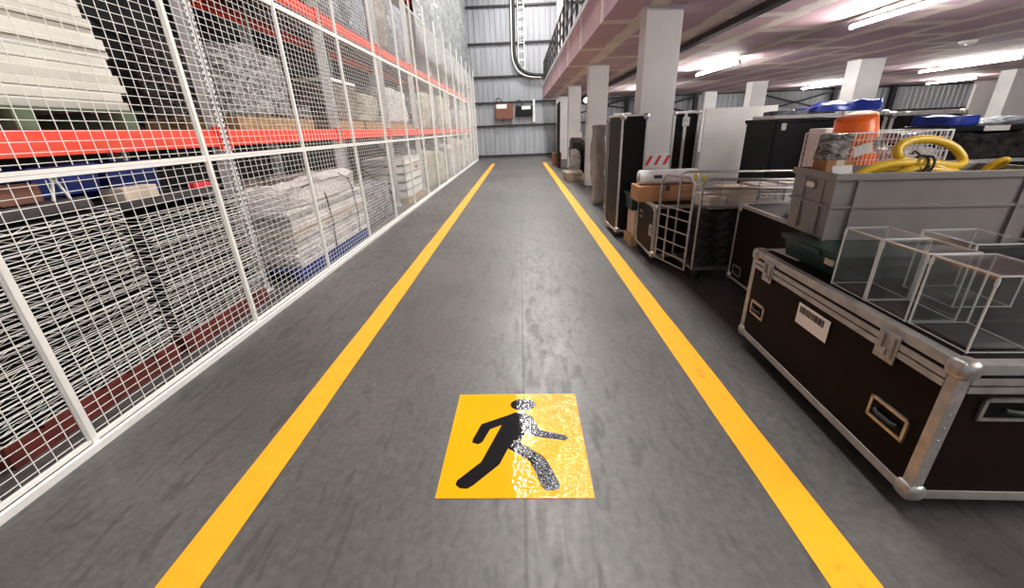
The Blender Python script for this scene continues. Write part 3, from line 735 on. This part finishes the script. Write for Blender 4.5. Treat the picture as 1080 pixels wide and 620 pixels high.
# ------------------------------------------------------------------ clutter at the far end of the storage row
tag(MB().prism([(0, 0), (.05, 0), (.05, 1.1), (0, 1.1)], 0, 2.55).build('dark_panel', 'black', loc=(1.62, 18.0, .001)), 'tall dark board standing beside the column with the white notice', 'board')
carton(1.45, 1.85, 19.2, 19.7, .001, .55, 'brown_box', 'dark brown box on the floor at the far end by the columns')
tag(MB().box(1.955, 17.47, 1.13, 2.50, 17.485, 1.36).build('paper_notice', 'paper'), 'white notice fixed on the third walkway column', 'notice')
wrapped('folded_cover', 1.42, 1.98, 13.0, 14.4, .001, .28, 'tan_cloth', 'low tan rolled cover on the floor beyond the second column', 'cover', 131, .05)
wrapped('covered_chairs', 1.75, 2.3, 14.7, 15.7, .001, 1.25, 'wrap_dark', 'dark wrapped heap before the third walkway column', 'wrapped heap', 132, .14)
wrapped('red_white_bag', 1.7, 2.05, 14.45, 14.66, .001, .9, 'wrap_white', 'small crumpled white bag in front of the dark wrapped heap', 'bag', 133, .08)
crate(2.1, 2.8, 14.2, 14.65, .001, .95, 'blackplastic', 'tall black bin beside the dark wrapped heap', 'bin')

# ================================================================== FLIGHT CASES
def flight_case(name, label, loc, W, D, H, rz=0.0, body='black', z0=.10, cat='flight case', lid=None, latches=(), handles=(), elatches=(), ehandles=(), t=.035, group=None, casters=True):
    """local frame: x from the aisle face, y away from the camera, z up from the floor; H is the top"""
    r = thing(name, label, cat, loc, rz, group)
    e = .004
    MB().box(e, e, z0+e, W-e, D-e, H-e).build('body', body, r)
    mb = MB()
    def edge(p, q): # L-section angle as a square bar on an edge
        mb.box(min(p[0], q[0]), min(p[1], q[1]), min(p[2], q[2]), max(p[0], q[0]), max(p[1], q[1]), max(p[2], q[2]), c=.003)
    for zz in ((z0, z0+t), (H-t, H)):
        edge((0, 0, zz[0]), (t, D, zz[1])); edge((W-t, 0, zz[0]), (W, D, zz[1]))
        edge((t, 0, zz[0]), (W-t, t, zz[1])); edge((t, D-t, zz[0]), (W-t, D, zz[1]))
    for xx in ((0, t), (W-t, W)):
        for yy in ((0, t), (D-t, D)): edge((xx[0], yy[0], z0+t), (xx[1], yy[1], H-t))
    mb.build('edge_trim', 'alu', r)
    if lid:
        mb = MB()
        for zz in ((lid-.032, lid-.004), (lid+.004, lid+.03)):
            mb.box(-.004, t, zz[0], .012, D-t, zz[1]); mb.box(t, -.004, zz[0], W-t, .012, zz[1])
        mb.build('lid_extrusion', 'alu', r)
    for (x, y) in ((0, 0), (W, 0), (0, D), (W, D)):
        for zz in (z0, H):
            bm = bmesh.new(); bmesh.ops.create_cube(bm, size=.085)
            bmesh.ops.bevel(bm, geom=bm.edges[:], offset=.03, segments=3, profile=.5, affect='EDGES')
            k = Vector((x+(.028 if x == 0 else -.028), y+(.028 if y == 0 else -.028), zz+(.028 if zz == z0 else -.032)))
            bmesh.ops.translate(bm, verts=bm.verts[:], vec=k)
            MB().bm(bm, 0, True).build('ball_corner', 'chrome', r)
    def latch(face, s, zz):
        o = thing_part = MB(); o = MB()
        if face == 'x':
            o.box(-.010, s-.055, zz-.075, -.002, s+.055, zz+.06, c=.003); o.box(-.018, s-.04, zz-.055, -.010, s-.018, zz+.045, c=.003); o.box(-.018, s+.018, zz-.055, -.010, s+.04, zz+.045, c=.003)
            k = MB().box(-.024, s-.016, zz-.045, -.010, s+.016, zz-.015, c=.003)
        else:
            o.box(s-.055, -.010, zz-.075, s+.055, -.002, zz+.06, c=.003); o.box(s-.04, -.018, zz-.055, s-.018, -.010, zz+.045, c=.003); o.box(s+.018, -.018, zz-.055, s+.04, -.010, zz+.045, c=.003)
            k = MB().box(s-.016, -.024, zz-.045, s+.016, -.010, zz-.015, c=.003)
        p = o.build('latch', 'chrome', r); k.build('turn_knob', 'chrome', p)
    def handle(face, s, zz, hw=.085, hh=.045):
        o = MB(); b = MB(); g = MB(); fr = .014
        parts = [(-hw, -hw+fr, -hh, hh), (hw-fr, hw, -hh, hh), (-hw, hw, -hh, -hh+fr), (-hw, hw, hh-fr, hh)]
        for (u0, u1, v0, v1) in parts:
            if face == 'x': o.box(-.006, s+u0, zz+v0, .004, s+u1, zz+v1)
            else: o.box(s+u0, -.006, zz+v0, s+u1, .004, zz+v1)
        if face == 'x': b.box(-.001, s-hw+fr, zz-hh+fr, .0035, s+hw-fr, zz+hh-fr); g.tube([(-.008, s-hw*.6, zz), (-.016, s-hw*.4, zz-.004), (-.016, s+hw*.4, zz-.004), (-.008, s+hw*.6, zz)], .009, 8)
        else: b.box(s-hw+fr, -.001, zz-hh+fr, s+hw-fr, .0035, zz+hh-fr); g.tube([(s-hw*.6, -.008, zz), (s-hw*.4, -.016, zz-.004), (s+hw*.4, -.016, zz-.004), (s+hw*.6, -.008, zz)], .009, 8)
        p = o.build('recessed_handle', 'chrome', r); b.build('dish', 'black', p); g.build('grip', 'rubber', p)
    for s, zz in latches: latch('x', s, zz)
    for s, zz in elatches: latch('y', s, zz)
    for h in handles: handle('x', *h)
    for h in ehandles: handle('y', *h)
    if casters:
        for (x, y) in ((.14, .14), (W-.14, .14), (.14, D-.14), (W-.14, D-.14)):
            mb = MB(); rad = min(.045, z0*.45)
            mb.lathe([(0, -.018), (rad*.9, -.018), (rad, -.01), (rad, .01), (rad*.9, .018), (0, .018)], 18, c=(x, y, rad), axis='y')
            c_ = mb.build('caster', 'rubber', r)
            k = MB(); k.box(x-.035, y-.035, z0-.006, x+.035, y+.035, z0+.002); k.box(x-.02, y-.026, rad, x+.02, y-.021, z0); k.box(x-.02, y+.021, rad, x+.02, y+.026, z0)
            k.build('fork', 'chrome', c_)
    return r
HT = .755
RZ1 = -.040
C1 = Vector((1.585, 1.275, 0))
fc = flight_case('flight_case', 'large dark flight case with aluminium edges in the right foreground, carrying clear boxes', C1, 1.30, 1.52, HT, RZ1, 'brownblack', .10, lid=.665,
            latches=((.31, .665), (1.30, .665)), handles=((.20, .36, .10, .055), (1.34, .36, .085, .05)), ehandles=((.32, .56, .20, .05),), t=.045)
# barcode label on the aisle face
lb = MB().box(-.004, .66, .475, -.001, .93, .60).build('asset_label', 'paper', fc, label='white label with a barcode')
mb = MB(); y = .70
for i in range(26):
    wd = random.choice((.003, .005, .008)); mb.box(-.0052, y, .545, -.004, y+wd, .585); y += wd+random.choice((.002, .004))
mb.build('barcode', 'ink', lb)
# dark strip of steel along the bottom corner post rivets
mb = MB()
for i in range(9): mb.lathe([(0, -.003), (.005, -.002), (.006, 0)], 8, c=(.022, -.0005, .16+i*.062), axis='y')
mb.build('rivets', 'chrome', fc)
Rm = Matrix.Rotation(RZ1, 4, 'Z')
def on1(x, y, z): p = Rm @ Vector((x, y, 0)); return (C1.x+p.x, C1.y+p.y, z)
o = tag(MB().box(-.09, -.13, 0, .09, .13, .002).build('paper_sheet', 'paper', loc=on1(.19, 1.36, HT+.0015), rz=RZ1+.1), 'white paper sheet lying on the far corner of the foreground flight case', 'paper')
o = tag(MB().box(-.09, -.10, 0, .09, .10, .006, c=.002).build('flat_folder', 'blackplastic', loc=(1.783, 1.474, HT+.001), rz=RZ1), 'thin black folder lying under the nearest clear box', 'folder')

# green lidded crate on the case
g0 = crate(1.745, 2.30, 2.125, 2.66, HT+.001, .897, 'green', 'dark green plastic crate lying on the foreground flight case under the grey bin', 'crate')
MB().box(-.29, -.29, .128, .29, .29, .14, c=.004).build('lid', 'green', g0)
MB().box(-.281, -.20, .06, -.272, -.13, .095).build('tag_card', 'cream_carton', g0, label='pale tag')
k = MB(); k.box(-.30, -.10, .10, -.27, .12, .13, c=.006); k.build('clasp', 'green', g0)
t_ = thing('black_tray', 'flat black case under the right part of the grey bin', 'case', (2.33, 2.20, HT+.001))
MB().box(0, 0, 0, .50, .5, .12, c=.01).build('body', 'blackplastic', t_); MB().box(-.005, -.005, .12, .505, .505, .141, c=.005).build('lid', 'blackplastic', t_)

# big grey stacking bin
BX0, BX1, BY0, BY1, BZ0, BZ1_ = 1.85, 2.95, 2.40, 2.84, .899, 1.29
t_ = thing('stacking_bin', 'large grey plastic stacking bin holding a coiled yellow hose', 'bin', ((BX0+BX1)/2, (BY0+BY1)/2, BZ0), -.085)
W, D, H = (BX1-BX0)/2, (BY1-BY0)/2, BZ1_-BZ0; th = .012; k = .975
def ring(mb, w1, d1, z0, w2, d2, z1, inner=False, mi=0):
    a1 = [(-w1, -d1), (w1, -d1), (w1, d1), (-w1, d1)]; a2 = [(-w2, -d2), (w2, -d2), (w2, d2), (-w2, d2)]
    v = [(x, y, z0) for x, y in a1]+[(x, y, z1) for x, y in a2]
    f = [(i, (i+1) % 4, 4+(i+1) % 4, 4+i) for i in range(4)]
    if inner: f = [q[::-1] for q in f]
    mb.add(v, f, mi)
mb = MB(); ring(mb, W*k, D*k, 0, W, D, H); ring(mb, W*k-th, D*k-th, th, W-th, D-th, H, True)
mb.add([(-W*k, -D*k, 0), (W*k, -D*k, 0), (W*k, D*k, 0), (-W*k, D*k, 0)], [(3, 2, 1, 0)]); mb.add([(-W*k+th, -D*k+th, th), (W*k-th, -D*k+th, th), (W*k-th, D*k-th, th), (-W*k+th, D*k-th, th)], [(0, 1, 2, 3)])
mb.build('shell', 'greybin', t_)
e = .014
mb = MB(); mb.box(-W-e, -D-e, H-.035, W+e, -D+.004, H+.004, c=.003); mb.box(-W-e, D-.004, H-.035, W+e, D+e, H+.004, c=.003); mb.box(-W-e, -D, H-.035, -W+.004, D, H+.004, c=.003); mb.box(W-.004, -D, H-.035, W+e, D, H+.004, c=.003)
mb.build('rim', 'greybin', t_)
mb = MB(); zz = H*.52
mb.box(-W-.008, -D-.008, zz-.008, W+.008, -D+.006, zz+.006); mb.box(-W-.008, -D, zz-.008, -W+.006, D, zz+.006); mb.box(W-.006, -D, zz-.008, W+.008, D, zz+.006)
mb.build('middle_rib', 'greybin', t_)
for (xx, yy) in ((-W+.12, -D-.005), (W-.12, -D-.005), (-W+.0, -D-.005), (W-.0, -D-.005)):
    MB().box(xx-.006, yy-.006, .0, xx+.006, yy+.010, H-.03).build('corner_rib', 'greybin', t_)
MB().box(-W-.004, -.12, .02, -W+.006, -.10, H-.04).build('corner_rib', 'greybin', t_)
MB().box(-W-.004, .08, .02, -W+.006, .10, H-.04).build('corner_rib', 'greybin', t_)
mb = MB(); pts = []
for i in range(20):
    q = 2*PI*i/20; pts.append((-W-.004, .02+.055*math.copysign(abs(math.cos(q))**.5, math.cos(q)), H-.085+.022*math.sin(q)))
mb.tube(pts, .006, 6, closed=True); mb.add([(-W-.003, p[1], p[2]) for p in pts], [list(range(20))[::-1]], 1); mb.build('hand_hole', ['greybin', 'paper'], t_, label='oval grip opening in the bin end')
MB().box(-W-.001, -D+.006, H-.018, -W+.005, -.04, H-.01) 

# yellow hose coil standing out of the bin
def hose(pts, label, rad=.024, name='hose_coil'):
    pts = [(p[0]-.055, p[1], p[2]-.022 if p[2] > 1.25 else p[2]) for p in pts]
    return tag(MB().tube(smooth(pts, 3), rad, 12).build(name, 'yellow_hose'), label, 'hose')
hy = 2.60
hose([(2.05, hy-.02, 1.20), (2.09, hy-.02, 1.29), (2.22, hy-.03, 1.345), (2.36, hy-.04, 1.355), (2.52, hy-.04, 1.345), (2.64, hy-.03, 1.32),
      (2.73, hy, 1.33), (2.735, hy+.03, 1.375), (2.67, hy+.05, 1.44), (2.54, hy+.06, 1.478), (2.42, hy+.06, 1.475), (2.335, hy+.04, 1.435),
      (2.345, hy+.01, 1.375), (2.43, hy-.02, 1.33), (2.53, hy-.05, 1.325), (2.60, hy-.06, 1.285), (2.60, hy-.05, 1.22),
      (2.45, hy, 1.20), (2.28, hy-.03, 1.235), (2.30, hy-.06, 1.29), (2.40, hy-.07, 1.325), (2.55, hy-.06, 1.30), (2.68, hy-.04, 1.28), (2.75, hy-.02, 1.22), (2.72, hy+.05, 1.18),
      (2.5, hy+.09, 1.16), (2.25, hy+.08, 1.20), (2.12, hy+.03, 1.27), (2.20, hy-.01, 1.32), (2.33, hy-.02, 1.335)],
     'thick yellow hose coiled and tied in the grey bin')
pts = [(2.42+.034*math.cos(2*PI*i/16)*.5, hy-.045+.06*math.sin(2*PI*i/16), 1.335+.055*math.cos(2*PI*i/16)) for i in range(16)]
mb = MB(); mb.tube(pts, .007, 6, closed=True); mb.tube([(p[0]+.035, p[1], p[2]-.004) for p in pts], .007, 6, closed=True); mb.tube(smooth([(2.43, hy-.11, 1.34), (2.41, hy-.13, 1.31), (2.42, hy-.12, 1.27)]), .006, 6)
mb.tube(smooth([(2.43, hy-.03, 1.39), (2.40, hy-.02, 1.42), (2.38, hy-.03, 1.40)]), .006, 6)
tag(mb.build('cable_tie', 'rubber', loc=(-.055, 0, -.022)), 'black strap tying the yellow hose together', 'strap')
hose([(2.88, hy+.02, 1.24), (2.875, hy+.0, 1.30), (2.90, hy-.02, 1.34), (2.94, hy-.04, 1.355), (2.955, hy-.02, 1.33), (2.93, hy+.05, 1.27)], 'short loop of orange-yellow hose at the right end of the grey bin', .016, 'hose_loop')

# clear acrylic boxes
def acrylic(x, y0, y1, W, H, label, rz=RZ1):
    D = y1-y0; t_ = thing('acrylic_box', label, 'clear box', (x, y0, HT+.001), rz, 'clear acrylic covers')
    th = .005; s = MB()
    s.box(0, 0, 0, th, D, H); s.box(W-th, 0, 0, W, D, H); s.box(th, D-th, 0, W-th, D, H); s.box(th, 0, 0, W-th, th, H); s.box(0, 0, H, W, D, H+th)
    s.build('walls', 'acrylic', t_)
    mb = MB(); q = .0030
    for (xx, yy) in ((0, 0), (W, 0), (0, D), (W, D)): mb.box(xx-q, yy-q, 0, xx+q, yy+q, H)
    for zz in (0.004, H+.003):
        r_ = q if zz > .1 else q*.6
        mb.bar((0, 0, zz), (0, D, zz), 2*r_); mb.bar((W, 0, zz), (W, D, zz), 2*r_); mb.bar((0, 0, zz), (W, 0, zz), 2*r_); mb.bar((0, D, zz), (W, D, zz), 2*r_)
    mb.build('edges', 'acrylic_edge', t_)
    for (xx, yy) in ((0, 0), (W, 0), (0, D), (W, D)): MB().box(xx-.005, yy-.005, H-.035, xx+.005, yy+.005, H-.008, c=.002).build('corner_clip', 'acrylic_edge', t_)
    t_.location = (x, y0, HT+.001)
    return t_
acrylic(1.674, 1.862, 2.095, .205, .305, 'clear acrylic box standing before the green crate, farthest of the row')
acrylic(1.666, 1.622, 1.852, .205, .305, 'clear acrylic box in the middle of the row on the flight case')
acrylic(1.660, 1.352, 1.606, .235, .305, 'large clear acrylic box nearest the camera on the flight case')
acrylic(1.990, 1.75, 2.02, .25, .30, 'clear acrylic box at the right edge, standing behind the nearest one')

# ------------------------------------------------------------------ second black case behind the foreground one
flight_case('flight_case', 'big plain black flight case between the roll cage and the grey bin', (2.09, 2.93, 0), 1.25, 1.08, .85, -.03, 'black', .10, handles=((.90, .22, .08, .05),), t=.03)
# wire basket on it, with goods
t_ = thing('wire_basket', 'white wire basket behind the grey bin holding an orange bucket', 'basket', (2.26, 3.06, .852))
W, D, H = .74, .40, .635
fr = MB()
for (p, q) in (((0, 0), (W, 0)), ((W, 0), (W, D)), ((W, D), (0, D)), ((0, D), (0, 0))):
    for zz in (.01, H): fr.bar((p[0], p[1], zz), (q[0], q[1], zz), .009)
    fr.bar((p[0], p[1], 0), (p[0], p[1], H), .010)
fr.build('frame', 'upright', t_)
wr = MB()
for i in range(1, 14): wr.bar((0, 0, H*i/14), (W, 0, H*i/14), .0034); wr.bar((0, D, H*i/14), (W, D, H*i/14), .0034); wr.bar((0, 0, H*i/14), (0, D, H*i/14), .0034); wr.bar((W, 0, H*i/14), (W, D, H*i/14), .0034)
for i in range(1, 26): wr.bar((W*i/26, 0, 0), (W*i/26, 0, H), .0034); wr.bar((W*i/26, D, 0), (W*i/26, D, H), .0034)
for i in range(1, 10): wr.bar((0, D*i/10, 0), (0, D*i/10, H), .005); wr.bar((W, D*i/10, 0), (W, D*i/10, H), .005)
for i in range(1, 12): wr.bar((W*i/12, 0, .01), (W*i/12, D, .01), .006)
wr.build('wire_mesh', 'upright', t_)
carton(2.30, 2.66, 3.09, 3.40, .87, 1.20, 'cream_carton', 'cream carton at the bottom of the wire basket')
wrapped('wrapped_bundle', 2.69, 2.97, 3.10, 3.42, .87, 1.40, 'wrap_pink', 'pale crumpled wrapped bundle at the right of the wire basket', 'bundle', 141, .06)
wrapped('blue_bag', 2.74, 2.95, 3.12, 3.34, 1.402, 1.47, 'wrap_blue', 'small pale blue bag on the wrapped bundle in the wire basket', 'bag', 142, .03)
wrapped('wire_coil_bundle', 1.925, 2.08, 2.69, 2.82, 1.347, 1.50, 'wrap_silver', 'round silvery wrapped bundle on the small tan carton in the grey bin', 'bundle', 143, .035)
carton(1.93, 2.10, 2.70, 2.83, .913, 1.345, 'kraft', 'small tan carton at the left end of the grey bin')
b_ = thing('bucket', 'bright orange plastic bucket lying upside down in the wire basket', 'bucket', (2.60, 3.26, 1.215))
mb = MB(); mb.lathe([(0, .345), (.105, .345), (.118, .335), (.128, .20), (.13, .195), (.10, .19), (.108, .06)], 28)
o = mb.build('bucket_body', 'orangeplastic', b_)
MB().lathe([(.108, .06), (.135, .055), (.14, .03), (.125, .0), (.10, .0), (.10, .05)], 28).build('rim', 'orangeplastic', b_)
MB().box(-.10, -.137, .12, .02, -.122, .19, c=.005).build('sticker', 'paper', b_, label='pale sticker')
b_.rotation_euler = (.16, -.30, 0); b_.location = (2.51, 3.24, 1.255); b_.scale = (1.05, 1.05, 1.05)
# white appliance with dark vents behind the basket
t_ = thing('white_cabinet_unit', 'white boxy appliance with dark slots behind the silvery bundle', 'appliance', (2.47, 3.56, .852))
MB().box(0, 0, 0, .20, .20, .66, c=.012).build('body', 'white_board', t_)
for i in range(5): MB().box(.02, -.004, .38+i*.05, .18, .004, .40+i*.05).build('vent_slot', 'ink', t_)
MB().box(.03, -.006, .60, .12, .003, .63).build('display', 'ink', t_)
# loose lids in the bin
for i, (x, y, zz, lab) in enumerate(((1.955, 2.53, 1.165, 'grey plastic board leaning out of the left end of the grey bin'),)):
    o = tag(MB().box(-.07, -.003, 0, .06, .003, .17, c=.002).build('plastic_board', 'greybin' if i == 0 else 'white_board', loc=(x, y, zz)), lab, 'lid')
    o.rotation_euler = (-.35, 0, .1)

# ------------------------------------------------------------------ roll cage with dark goods
t_ = thing('roll_cage', 'steel roll cage with an open side gate, filled with dark goods', 'roll cage', (1.80, 4.13, 0))
W, D = 1.28, .58
mb = MB(); mb.box(0, 0, .13, W, D, .155); mb.build('base', 'chrome', t_)
def tubeframe(pts, r=.014): return MB().tube(pts, r, 8)
tubeframe([(0, 0, .155), (0, 0, 1.02), (.02, 0, 1.06), (.06, 0, 1.075), (W-.06, 0, 1.03), (W, 0, .98), (W, 0, .155)]).build('front_frame', 'chrome', t_)
tubeframe([(0, D, .155), (0, D, 1.06), (.06, D, 1.09), (W-.06, D, 1.06), (W, D, 1.02), (W, D, .155)]).build('rear_frame', 'chrome', t_)
mb = MB()
for zz in (.80, .85, .92, .98):
    mb.tube([(0, 0, zz+.01), (W, 0, zz-.03)], .007 if .81 < zz < .97 else .016, 6)
for zz in (.82, .9, .98): mb.tube([(0, D, zz), (W, D, zz)], .006, 6)
for i in range(1, 7): mb.tube([(W*i/7, 0, .80), (W*i/7, 0, 1.06)], .005, 6)
mb.build('upper_bars', 'chrome', t_)
g = MB()
gp, gq = Vector((-.21, .57, 0)), Vector((-.065, .04, 0))
g.tube([gp+Vector((0, 0, .12)), gp+Vector((0, 0, 1.0)), gp+(gq-gp)*.15+Vector((0, 0, 1.07)), gq+(gp-gq)*.15+Vector((0, 0, 1.08)), gq+Vector((0, 0, 1.02)), gq+Vector((0, 0, .12))], .014, 8)
for zz in (.12, .22, .36, .50, .64, .74): g.tube([gp+Vector((0, 0, zz)), gq+Vector((0, 0, zz))], .008, 6)
g.tube([gp*.7+gq*.3+Vector((0, 0, .12)), gp*.7+gq*.3+Vector((0, 0, .74))], .012, 6)
g.build('side_gate', 'chrome', t_)
for p in ((gq.x+.0, gq.y, 1.10), (0, 0, 1.085)): MB().lathe([(0, -.03), (.022, -.028), (.024, .01), (.012, .028), (0, .03)], 12, c=p).build('end_cap', 'yellow_tip', t_, label='yellow cap')
for (x, y) in ((.1, .1), (W-.1, .1), (.1, D-.1), (W-.1, D-.1)):
    MB().lathe([(0, -.02), (.055, -.02), (.06, 0), (.055, .02), (0, .02)], 16, c=(x, y, .06), axis='y').build('caster', 'rubber', t_)
for i in range(6):
    wrapped('folded_tarp', 1.86+.01*(i % 2), 3.0-.02*i, 4.19, 4.64, .157+i*.10, .254+i*.10, 'wrap_dark', 'shiny black folded tarpaulin stacked in the roll cage, %s from the bottom' % ORD[i], 'tarpaulin', 150+i, .035, 9, group='black tarpaulins in the roll cage')
for i, (x0, x1, h, mt) in enumerate(((1.93, 2.10, .13, 'cream_board2'), (2.12, 2.40, .2, 'cream_carton'), (2.42, 2.66, .22, 'wrap_pink'), (2.68, 2.86, .24, 'paper'))):
    carton(x0, x1, 4.22, 4.60, .758, .758+h, mt, ('small ivory', 'cream', 'pinkish', 'white')[i]+' carton on top of the black tarpaulins in the roll cage')

# flight case beyond the gate, with carton and roll on it
flight_case('flight_case', 'dark flight case with worn white top edges beyond the roll cage gate', (1.55, 4.74, 0), .80, .80, .715, -.03, 'brownblack', .10, handles=((.58, .52, .06, .045),), latches=((.08, .42),), t=.035)
t_ = carton(1.42, 2.12, 5.02, 5.38, .717, .90, 'kraft', 'long brown carton lying on the flight case beside the column', 'ink')
t_ = thing('film_roll', 'white plastic film roll lying on the long brown carton', 'roll', (1.46, 5.20, .99))
MB().lathe([(.0, .005), (.086, .0), (.088, .02), (.088, .68), (.086, .70), (0, .695)], 24, axis='x').build('film', 'grey_roll', t_); MB().lathe([(0, -.004), (.05, -.004), (.05, .006)], 18, axis='x').build('core', 'grey_cloth', t_)
MB().box(.16, -.092, -.01, .26, -.078, .03).build('sticker', 'ink', t_)
# hazard wrapped band at the column foot
t_ = thing('barrier_tape', 'red and white striped barrier sheet wrapped round the nearest column', 'barrier tape', (2.055, 6.648, .95))
MB().box(-.262, -.010, 0, .262, .002, .22).build('sheet', 'paper', t_)
mb = MB()
for i in range(4):
    x = -.25+i*.135; mb.add([(x, -.0115, .05), (x+.05, -.0115, .05), (x+.12, -.0115, .19), (x+.07, -.0115, .19)], [(0, 1, 2, 3)])
mb.build('stripes', 'red_print', t_)
# pallet with small boxes and green crate
pallet(1.53, 1.98, 5.60, 6.0, .001, 'small timber pallet between the brown flight case and the tall black case')
carton(1.56, 1.95, 5.62, 5.98, .142, .50, 'cream_carton', 'stack box of faded card on the small timber pallet')
crate(1.50, 1.98, 5.60, 6.0, .502, .72, 'green', 'small dark green crate on the card box, left of the film roll')
# tall cases in the row
flight_case('tall_case', 'tall narrow black case with a bright aluminium edge left of the nearest column', (1.41, 6.05, 0), .36, .85, 1.73, 0, 'black', .10, t=.026)
flight_case('tall_case', 'tall dark case standing behind the bright-edged one', (1.63, 7.15, 0), .60, .95, 1.74, 0, 'brownblack', .10, t=.03)
o = tag(MB().box(1.86, 8.72, .001, 2.2, 8.78, 1.82, c=.004).build('leaning_panel', 'white_board'), 'tall white panel edge beside the quilted grey cover', 'panel')
wrapped('quilted_cover', 1.58, 1.84, 8.9, 9.6, .001, 1.62, 'grey_cloth', 'tall object under a grey quilted cover before the second column', 'cover', 161, .09, 12)

# ------------------------------------------------------------------ back row right
tc_ = flight_case('tall_case', 'tall black case with a butterfly latch, left of the tall white board', (2.44, 7.0, 0), .42, 1.0, 1.77, 0, 'black', .10, elatches=((.20, 1.62),), t=.04)
MB().box(.17, -.006, .14, .215, .004, 1.73).build('centre_strip', 'alu', tc_); MB().box(.385, -.008, .1, .425, .004, 1.77).build('edge_strip', 'alu', tc_)
t_ = thing('white_board', 'tall plain white board standing upright behind the roll cage', 'board', (2.90, 6.92, .0))
o = MB().box(0, 0, .0, 1.0, .035, 1.79, c=.004).build('sheet', 'white_board', t_); MB().box(.93, .036, .02, 1.12, .07, 1.80).build('backing_sheet', 'white_paint', t_)
o = tag(MB().box(0, 0, 0, .045, .06, 1.55, c=.004).build('aluminium_post', 'alu', loc=(3.74, 6.6, .001)), 'upright aluminium post at the right edge of the tall white board', 'post')
def ribbed(x0, x1, y0, y1, z1, label):
    t_ = thing('ribbed_container', label, 'container', (x0, y0, 0)); W, D = x1-x0, y1-y0
    MB().box(0, 0, .02, W, D, z1, c=.03).build('body', 'blackplastic', t_); MB().box(-.015, -.015, z1-.02, W+.015, D+.015, z1+.03, c=.012).build('lid', 'blackplastic', t_)
    mb = MB()
    for i in range(9): mb.box(W*.42, -.025, .55+i*.10, W*.72, .0, .60+i*.10, c=.008)
    mb.build('ribs', 'blackplastic', t_)
    for s in (.1, .9): MB().box(W*s-.03, -.02, z1-.10, W*s+.03, 0, z1-.02, c=.004).build('clasp', 'chrome', t_)
ribbed(3.08, 3.93, 5.3, 6.0, 1.57, 'tall ribbed black plastic container right of the white board')
tag(MB().box(0, 0, 0, .80, .5, .035, c=.005).build('flat_board', 'white_board', loc=(3.1, 5.4, 1.602)), 'flat white board lying on the ribbed black container', 'board')
for k_, (x0, x1, lab, lt) in enumerate(((3.98, 4.54, 'black case panel with aluminium frame, left of the two behind the orange bucket', ()), (4.58, 5.48, 'black flight case with oval sticker and latch, behind the yellow hose', ((.80, 1.45),)))):
    fc_ = flight_case('flight_case', lab, (x0, 5.5, 0), x1-x0, .8, 1.645-.02*k_, 0, 'black', .10, elatches=lt, t=.045)
    if k_: MB().lathe([(0, -.003), (.07, -.003), (.07, .001)], 20, c=(.42, 0, 1.34), axis='y').build('oval_sticker', 'paper', fc_, label='white oval sticker')
wrapped('blue_tarpaulin', 3.62, 4.45, 5.5, 6.0, 1.662, 1.78, 'tarp_blue', 'bunched blue tarpaulin on top of the black cases', 'tarpaulin', 171, .10, 12, .06)
wrapped('blue_strap_roll', 3.15, 3.6, 5.5, 5.8, 1.64, 1.69, 'wrap_blue', 'thin dark blue folded sheet on the ribbed container', 'sheet', 172, .02)
# far right stack
flight_case('flight_case', 'black flight case at the right edge under the clear plastic sheet', (3.95, 4.05, 0), 1.3, .8, 1.18, 0, 'black', .10, t=.03)
wrapped('plastic_sheet', 4.0, 5.2, 4.1, 4.75, 1.182, 1.42, 'wrap_dark', 'glossy clear plastic draped over dark goods at the right edge', 'sheet', 173, .06, 12)
t_ = thing('black_tray', 'long flat black tray on the draped plastic at the right edge', 'tray', (4.02, 4.15, 1.425))
MB().box(0, 0, 0, 1.2, .5, .05, c=.01).build('body', 'blackplastic', t_); MB().box(.32, -.006, .0, .55, .0, .045).build('label_card', 'paper', t_, label='white label')
wrapped('blue_tarpaulin', 4.05, 4.38, 4.2, 4.6, 1.477, 1.575, 'tarp_blue', 'small blue tarpaulin on the long black tray at the right', 'tarpaulin', 174, .05, 8)
wrapped('blue_tarpaulin', 4.42, 4.9, 4.2, 4.6, 1.477, 1.525, 'wrap_blue', 'grey-blue folded tarpaulin on the long black tray, farthest right', 'tarpaulin', 175, .04, 8)
